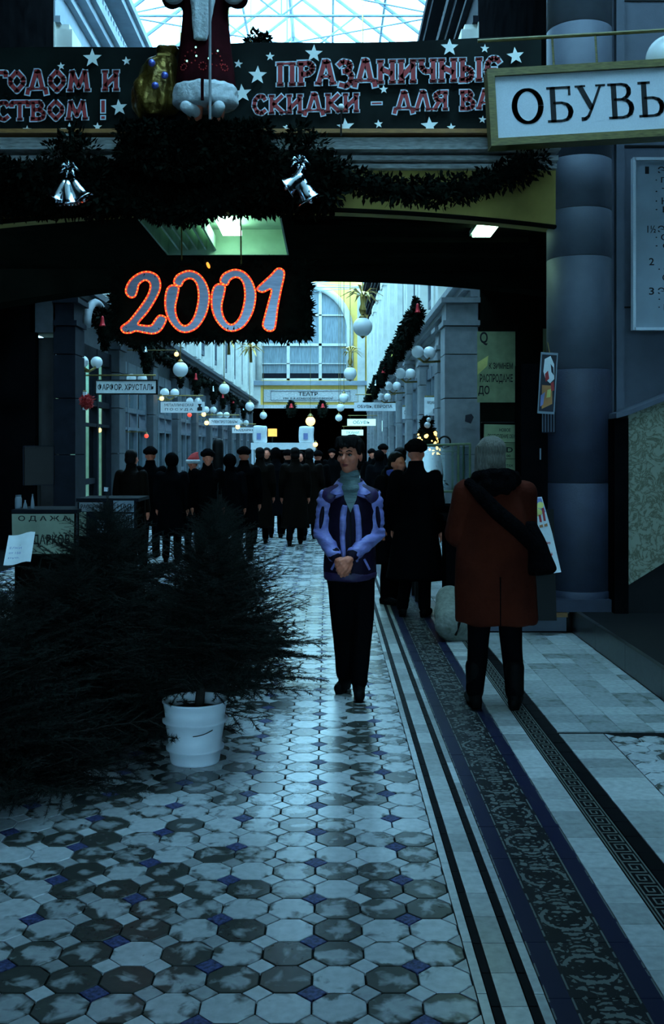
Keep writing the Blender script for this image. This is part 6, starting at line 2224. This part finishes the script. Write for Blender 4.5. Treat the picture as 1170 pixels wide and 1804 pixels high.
for s_, sg in (('a', -1), ('b', 1)):
    sh, el, wr_ = [Vector(pw[x + s_]) for x in ('sh', 'el', 'wr')]
    mb = MB()
    up = sh + (el - sh) * .06
    mb.caps(up, el, .066, .062); mb.caps(el, wr_ + (el - wr_) * .14, .062, .050)
    d = (wr_ - el).normalized()
    link('sleeve', blob(mb, 'sleeve', M['lavender'], .008, 2, .013, (9, 9, 34)), woman)
    mb = MB(); mb.caps(wr_ + (el - wr_) * .13, wr_ + (el - wr_) * .02, .047, .040); link('cuff', blob(mb, 'cuff', M['purple'], .008, 2, .003, (50, 50, 50)), woman)
    # dark stripe down the upper sleeve
    mb = MB()
    off = Vector((sg * .022, -.062, 0))
    pts = [sh + (el - sh) * f + off * (1.0 if f < .9 else .95) for f in (.25, .45, .65, .85)]
    mb.tube(pts, [.010, .017, .017, .008], 8); link('sleeve_stripe', blob(mb, 'sleeve_stripe', M['purple'], .007, 2), woman)
    # shoulder yoke
    mb = MB(); mb.caps((sg * .075, -.03, 1.345), (sg * .132, -.018, 1.308), .050, .062); link('yoke', blob(mb, 'yoke', M['purple_yoke'], .008, 3), woman)
    # lavender front panel beside the zip
    mb = MB()
    pts = [(sg * .034, -.112, 1.255), (sg * .050, -.119, 1.16), (sg * .052, -.123, 1.05), (sg * .047, -.127, .95), (sg * .042, -.130, .88)]
    mb.tube(pts, [.020, .023, .022, .017, .010], 10)
    o = link('front_panel', blob(mb, 'front_panel', M['lavender'], .007, 3, .006, (30, 30, 12)), woman)
    # collar flap
    mb = MB()
    ring = []
    for i in range(9):
        a = -PI / 2 + sg * (.30 + i * .34)
        ring.append((a, i))
    vs = []
    for a, i in ring:
        t_ = i / 8
        rx, ry = .086, .078
        top = Vector((rx * math.cos(a), .012 + ry * math.sin(a) - .01 * (1 - t_), 1.375 + .055 * t_ - (.055 if i == 0 else 0)))
        out_ = Vector((math.cos(a), math.sin(a), 0))
        low = top + out_ * (.070 if i < 4 else .045) + Vector((0, 0, -.075 + .03 * t_))
        if i == 0:
            low = top + Vector((sg * .085, -.035, -.03))
        vs += [top, low]
    mb.v = [tuple(v) for v in vs] + [tuple(v + Vector((0, 0, .012)) + Vector((0, -.004, 0))) for v in vs]
    n2 = len(vs)
    for i in range(8):
        a = i * 2
        mb.f += [(a, a + 2, a + 3, a + 1), (n2 + a, n2 + a + 1, n2 + a + 3, n2 + a + 2), (a, n2 + a, n2 + a + 2, a + 2), (a + 1, a + 3, n2 + a + 3, n2 + a + 1)]; mb.m += [0] * 4
    mb.f += [(0, 1, n2 + 1, n2), (16, n2 + 16, n2 + 17, 17)]; mb.m += [0, 0]
    mb.build('collar', M['lavender'], woman, True)
# sweater with turtleneck showing in the V
mb = MB(); mb.loft([(1.36, 0, .0, .080, .076), (1.40, -.001, -.002, .069, .066), (1.43, -.002, -.004, .066, .064), (1.475, -.003, -.008, .062, .061), (1.48, -.003, -.008, .056, .055)], 22)
mb.ell((0, -.02, 1.36), (.085, .09, .05))
link('sweater_neck', blob(mb, 'sweater_neck', M['sweater'], .007, 2, .004, (10, 10, 60)), woman)
mb = MB()
V = [(-.055, -.072, 1.375), (.055, -.072, 1.375), (.038, -.110, 1.29), (.0, -.132, 1.205), (-.038, -.110, 1.29)]
mb.v = V + [(x, y + .03, z) for x, y, z in V]
mb.f = [(0, 4, 3, 2, 1), (5, 6, 7, 8, 9)] + [(i, (i + 1) % 5, 5 + (i + 1) % 5, 5 + i) for i in range(5)]; mb.m = [0] * 7
mb.build('sweater_front', M['sweater'], woman)
mb = MB(); mb.tube([(0, -.128, 1.205), (.002, -.131, 1.1), (.002, -.136, .95), (0, -.140, .80)], .005, 6); mb.build('zip', M['black'], woman)
mb = MB(); mb.loft([(.745, 0, .01, .150, .112), (.755, 0, .008, .170, .132), (.795, 0, .008, .181, .143), (.81, 0, .008, .175, .137)], 28); link('hem_band', blob(mb, 'hem_band', M['purple_yoke'], .009, 2, .006, (14, 14, 30)), woman)
for sg in (-1, 1):
    mb = MB(); mb.tube([(sg * .09, -.125, .90), (sg * .125, -.105, .83)], .008, 6); mb.build('pocket_welt', M['lavender'], woman)
link('hair', blob(hair_mb(pw, 'fringe'), 'hair', M['hair_dark'], .006, 2, .005, (40, 40, 14)), woman)
# eyes, brows and lips
Rh = Matrix.Rotation(pw['turn'], 3, 'Z'); H0 = Vector(pw['head'])
def hpt(x, y, z):
    return H0 + Rh @ Vector((x, y, z))
for sg in (-1, 1):
    e = link('eye', None, woman)
    mb = MB(); mb.ell(hpt(sg * .031, -.0705, .002), (.0125, .008, .0065), 12, 8, 0, (0, 0, pw['turn'])); mb.build('eyeball', M['eye_white'], e, True)
    mb = MB(); mb.ell(hpt(sg * .031 - .002, -.0765, .002), (.005, .004, .0055), 10, 7); mb.build('iris', M['black'], e, True)
    mb = MB(); mb.tube([hpt(sg * .046, -.068, .004), hpt(sg * .031, -.079, .0105), hpt(sg * .017, -.076, .003)], .0028, 6); mb.build('eyelid', M['hair_dark'], e, True)
    mb = MB(); mb.tube([hpt(sg * .050, -.076, .025), hpt(sg * .034, -.092, .032), hpt(sg * .014, -.094, .026)], [.002, .004, .003], 6); mb.build('eyebrow', M['hair_dark'], woman, True)
mb = MB(); mb.tube([hpt(-.022, -.083, -.060), hpt(0, -.096, -.057), hpt(.022, -.083, -.060)], [.002, .0055, .002], 8); mb.tube([hpt(-.019, -.083, -.065), hpt(0, -.093, -.067), hpt(.019, -.083, -.065)], [.002, .006, .002], 8)
mb.build('lips', M['lips'], woman, True)

# ---- person in rust red coat, seen from behind
rq = P(872, 1245, 6.41)
pr_ = standing(sha=(-.185, .0, 1.34), shb=(.185, .0, 1.34), ela=(-.195, -.07, 1.09), elb=(.225, -.03, 1.09), wra=(-.12, -.21, 1.0), wrb=(.16, -.22, 1.02),
               hia=(-.085, .0, .9), hib=(.085, .0, .9), kna=(-.10, -.01, .48), knb=(.10, -.01, .48), ana=(-.115, .05, .1), anb=(.125, .0, .1), toa=(-.165, -.10, .035), tob=(.14, -.16, .035), turn=.35, head=(.035, -.02, 1.565))
red = thing('person', 'person in rust red coat seen from behind, grey-blond hair and fur collar', 'person', (rq.x, 6.41, 0), PI)
red.scale = (.985,) * 3
bd = figure_meshes(pr_, .011)['body']
link('body', blob(bd[0], 'body', bd[1], .0085, 2), red)
link('trousers', blob(garment_trousers(pr_), 'trousers', M['trouser'], .013, 3, .006, (14, 14, 5)), red)
for s_ in ('a', 'b'):
    mb = shoe_mb(pr_['an' + s_], pr_['to' + s_]); a = Vector(pr_['an' + s_]); mb.caps(a, a + Vector((0, 0, .16)), .056, .062)
    link('boot', blob(mb, 'boot', M['shoe'], .010, 2), red)
mb = MB()
mb.loft([(.535, .0, .02, .255, .185), (.56, .0, .02, .262, .19), (.75, 0, .02, .258, .185), (.95, 0, .015, .242, .168), (1.12, .0, .01, .215, .152), (1.26, 0, .008, .195, .142), (1.34, 0, .01, .165, .11), (1.4, 0, .015, .11, .09), (1.44, 0, .02, .085, .08)], 28)
for s_ in ('a', 'b'):
    mb.caps(pr_['sh' + s_], pr_['el' + s_], .092, .088); mb.caps(pr_['el' + s_], pr_['wr' + s_], .088, .068)
link('coat', blob(mb, 'coat', M['red_coat'], .011, 5, .016, (9, 9, 2.6)), red)
mb = MB(); mb.bx(-.003, .003, .196, .212, .54, .84); mb.build('back_vent', M['fur'], red)
mb = MB()
for i in range(14):
    a = 2 * PI * i / 14
    mb.ell((.115 * math.cos(a), .02 + .10 * math.sin(a), 1.425 + .03 * math.sin(a)), (.05, .045, .052), 10, 8)
mb.ell((0, .115, 1.40), (.12, .05, .07))
link('fur_collar', blob(mb, 'fur_collar', M['fur'], .010, 2, .014, (26, 26, 26)), red)
link('hair', blob(hair_mb(pr_, 'bob'), 'hair', M['hair_grey'], .008, 3, .006, (40, 40, 6)), red)
bag = thing('shoulder_bag', 'big black shoulder bag on a strap over the rust red coat', 'bag', (rq.x, 6.41, 0), PI)
mb = MB(); mb.loft([(.83, -.25, .05, .095, .11), (.86, -.265, .05, .105, .13), (1.0, -.24, .05, .08, .12), (1.15, -.205, .05, .045, .07)], 18)
link('pouch', blob(mb, 'pouch', M['fur'], .012, 3, .014, (10, 10, 6)), bag)
mb = MB()
pts = [(.18, .07, 1.40), (.12, .165, 1.33), (.02, .19, 1.22), (-.10, .20, 1.12), (-.20, .16, 1.02), (-.25, .12, .94)]
mb.tube(pts, [.03, .045, .05, .05, .045, .03], 10); link('strap', blob(mb, 'strap', M['fur'], .010, 2), bag)

# ---- the figures close behind
def person(u, v_foot, label, H=1.7, rz=0, coat='dark_coat', z0=.5, flare=.04, hair='short', hairm='hair_dark', group=None, Y=None, **kw):
    Yp = Y or 1.6 * S / (v_foot - 790)
    q = P(u, 0, Yp)
    t = thing('person', label, 'person', (q.x, Yp, 0), rz, group)
    t.scale = (H / 1.70,) * 3
    p = standing(**kw)
    assemble(t, p, coat, z0, flare, hair, hairm, .017, fold=.008, hairpart='hat' if hair == 'hat' else 'hair')
    return t


t = person(733, 1085, 'person in wide black coat standing behind the lavender jacket on the right', 1.66, PI - .3, 'dark_coat', .36, .10, 'hat', 'fur', anb=(.12, .06, .09), tob=(.15, -.1, .03))
t = person(690, 1063, 'person with blue scarf half hidden between lavender jacket and wide black coat', 1.58, .9, 'dark_coat2', .45, .06, 'short', 'hair_dark', head=(-.02, -.10, 1.55), turn=-.3)
mb = MB(); mb.lathe([(.075, 1.39), (.095, 1.43), (.085, 1.48), (.07, 1.49)], 18, (0, -.03, 0)); link('scarf', blob(mb, 'scarf', M['blue_scarf'], .012, 2, .01, (20, 20, 20)), t)

# ---- the crowd: three built figures copied
protoA = person(265, 0, 'tall dark figure in the crowd, tallest head on the left before the shop door', 1.60, PI, 'dark_coat', .5, .04, 'hat', 'fur', Y=15.2)
protoB = person(303, 0, 'dark figure beside the tall one on the left, lower rounded head', 1.52, PI, 'dark_coat2', .42, .07, 'hood', 'dark_coat', Y=14.6)
protoC = person(520, 0, 'dark walking figure in long coat left of the lavender jacket', 1.60, PI, 'brown_coat', .3, .06, 'short', 'hair_dark', Y=17.2,
                kna=(-.09, -.09, .5), ana=(-.09, -.16, .09), toa=(-.10, -.32, .03), knb=(.09, .06, .49), anb=(.09, .22, .12), tob=(.1, .08, .04))
crowd = [(protoA, 430, 15.2, PI, 1.0, 'dark figure standing right of the dark post'), (protoB, 340, 15.5, 0, .96, 'figure in red Santa hat in the left crowd'),
         (protoA, 366, 14.6, .2, .98, 'dark figure with reddish face between Santa hat and dark post'), (protoC, 232, 13.6, PI - .4, .98, 'leftmost dark bareheaded figure of the crowd, before the shop windows'),
         (protoB, 405, 15.0, PI, .99, 'dark hooded figure just right of the dark post'), (protoC, 458, 17.4, PI, 1.0, 'dark long-coated figure under left end of the market stall'),
         (protoB, 486, 18.6, PI, 1.05, 'dark hooded figure before the market stall, middle'), (protoA, 507, 19.5, PI, .97, 'dark hatted figure before right end of the market stall'),
         (protoC, 545, 18.2, PI, .99, 'dark long-coated figure directly left of the lavender sleeve'), (protoA, 560, 20.0, PI, .96, 'far hatted figure just left of the lavender jacket head'),
         (protoB, 668, 19.0, PI, 1.02, 'hooded figure behind right shoulder of the lavender jacket'), (protoA, 655, 24.0, .2, .98, 'far hatted figure in gap right of the dark hair'),
         (protoC, 705, 13.5, PI, 1.0, 'long-coated figure between the two right-hand dark figures'), (protoC, 470, 21.0, 0, 1.0, 'far long-coated figure behind the market stall crowd, left'),
         (protoB, 530, 22.0, 0, 1.0, 'far hooded figure behind the market stall crowd, right'), (protoA, 585, 26.0, 0, .98, 'farthest hatted figure in the middle of the arcade'),
         (protoA, 675, 21.0, PI, 1.04, 'tall hatted figure by the right shopfronts')]
for pr0, u, Y, rz, sc, lab in crowd:
    base = pr0.scale[0]
    o = dup(pr0, (P(u, 0, Y).x, Y, 0), rz, lab, base * sc)
    if lab.startswith('figure in red Santa'):
        for ch in list(o.children):
            if ch.name.startswith(('hair', 'hat')):
                bpy.data.objects.remove(ch)
        mb = MB(); mb.loft([(1.63, 0, 0, .118, .125), (1.70, .01, .0, .10, .105), (1.77, .03, .02, .06, .06), (1.80, .07, .03, .03, .03)], 18)
        link('hat', blob(mb, 'hat', M['santa_red'], .012, 2), o)
        mb = MB(); mb.lathe([(.115, 1.60), (.13, 1.62), (.13, 1.655), (.115, 1.67)], 20); link('hat_brim', blob(mb, 'hat_brim', M['dm_white'], .012, 1), o)
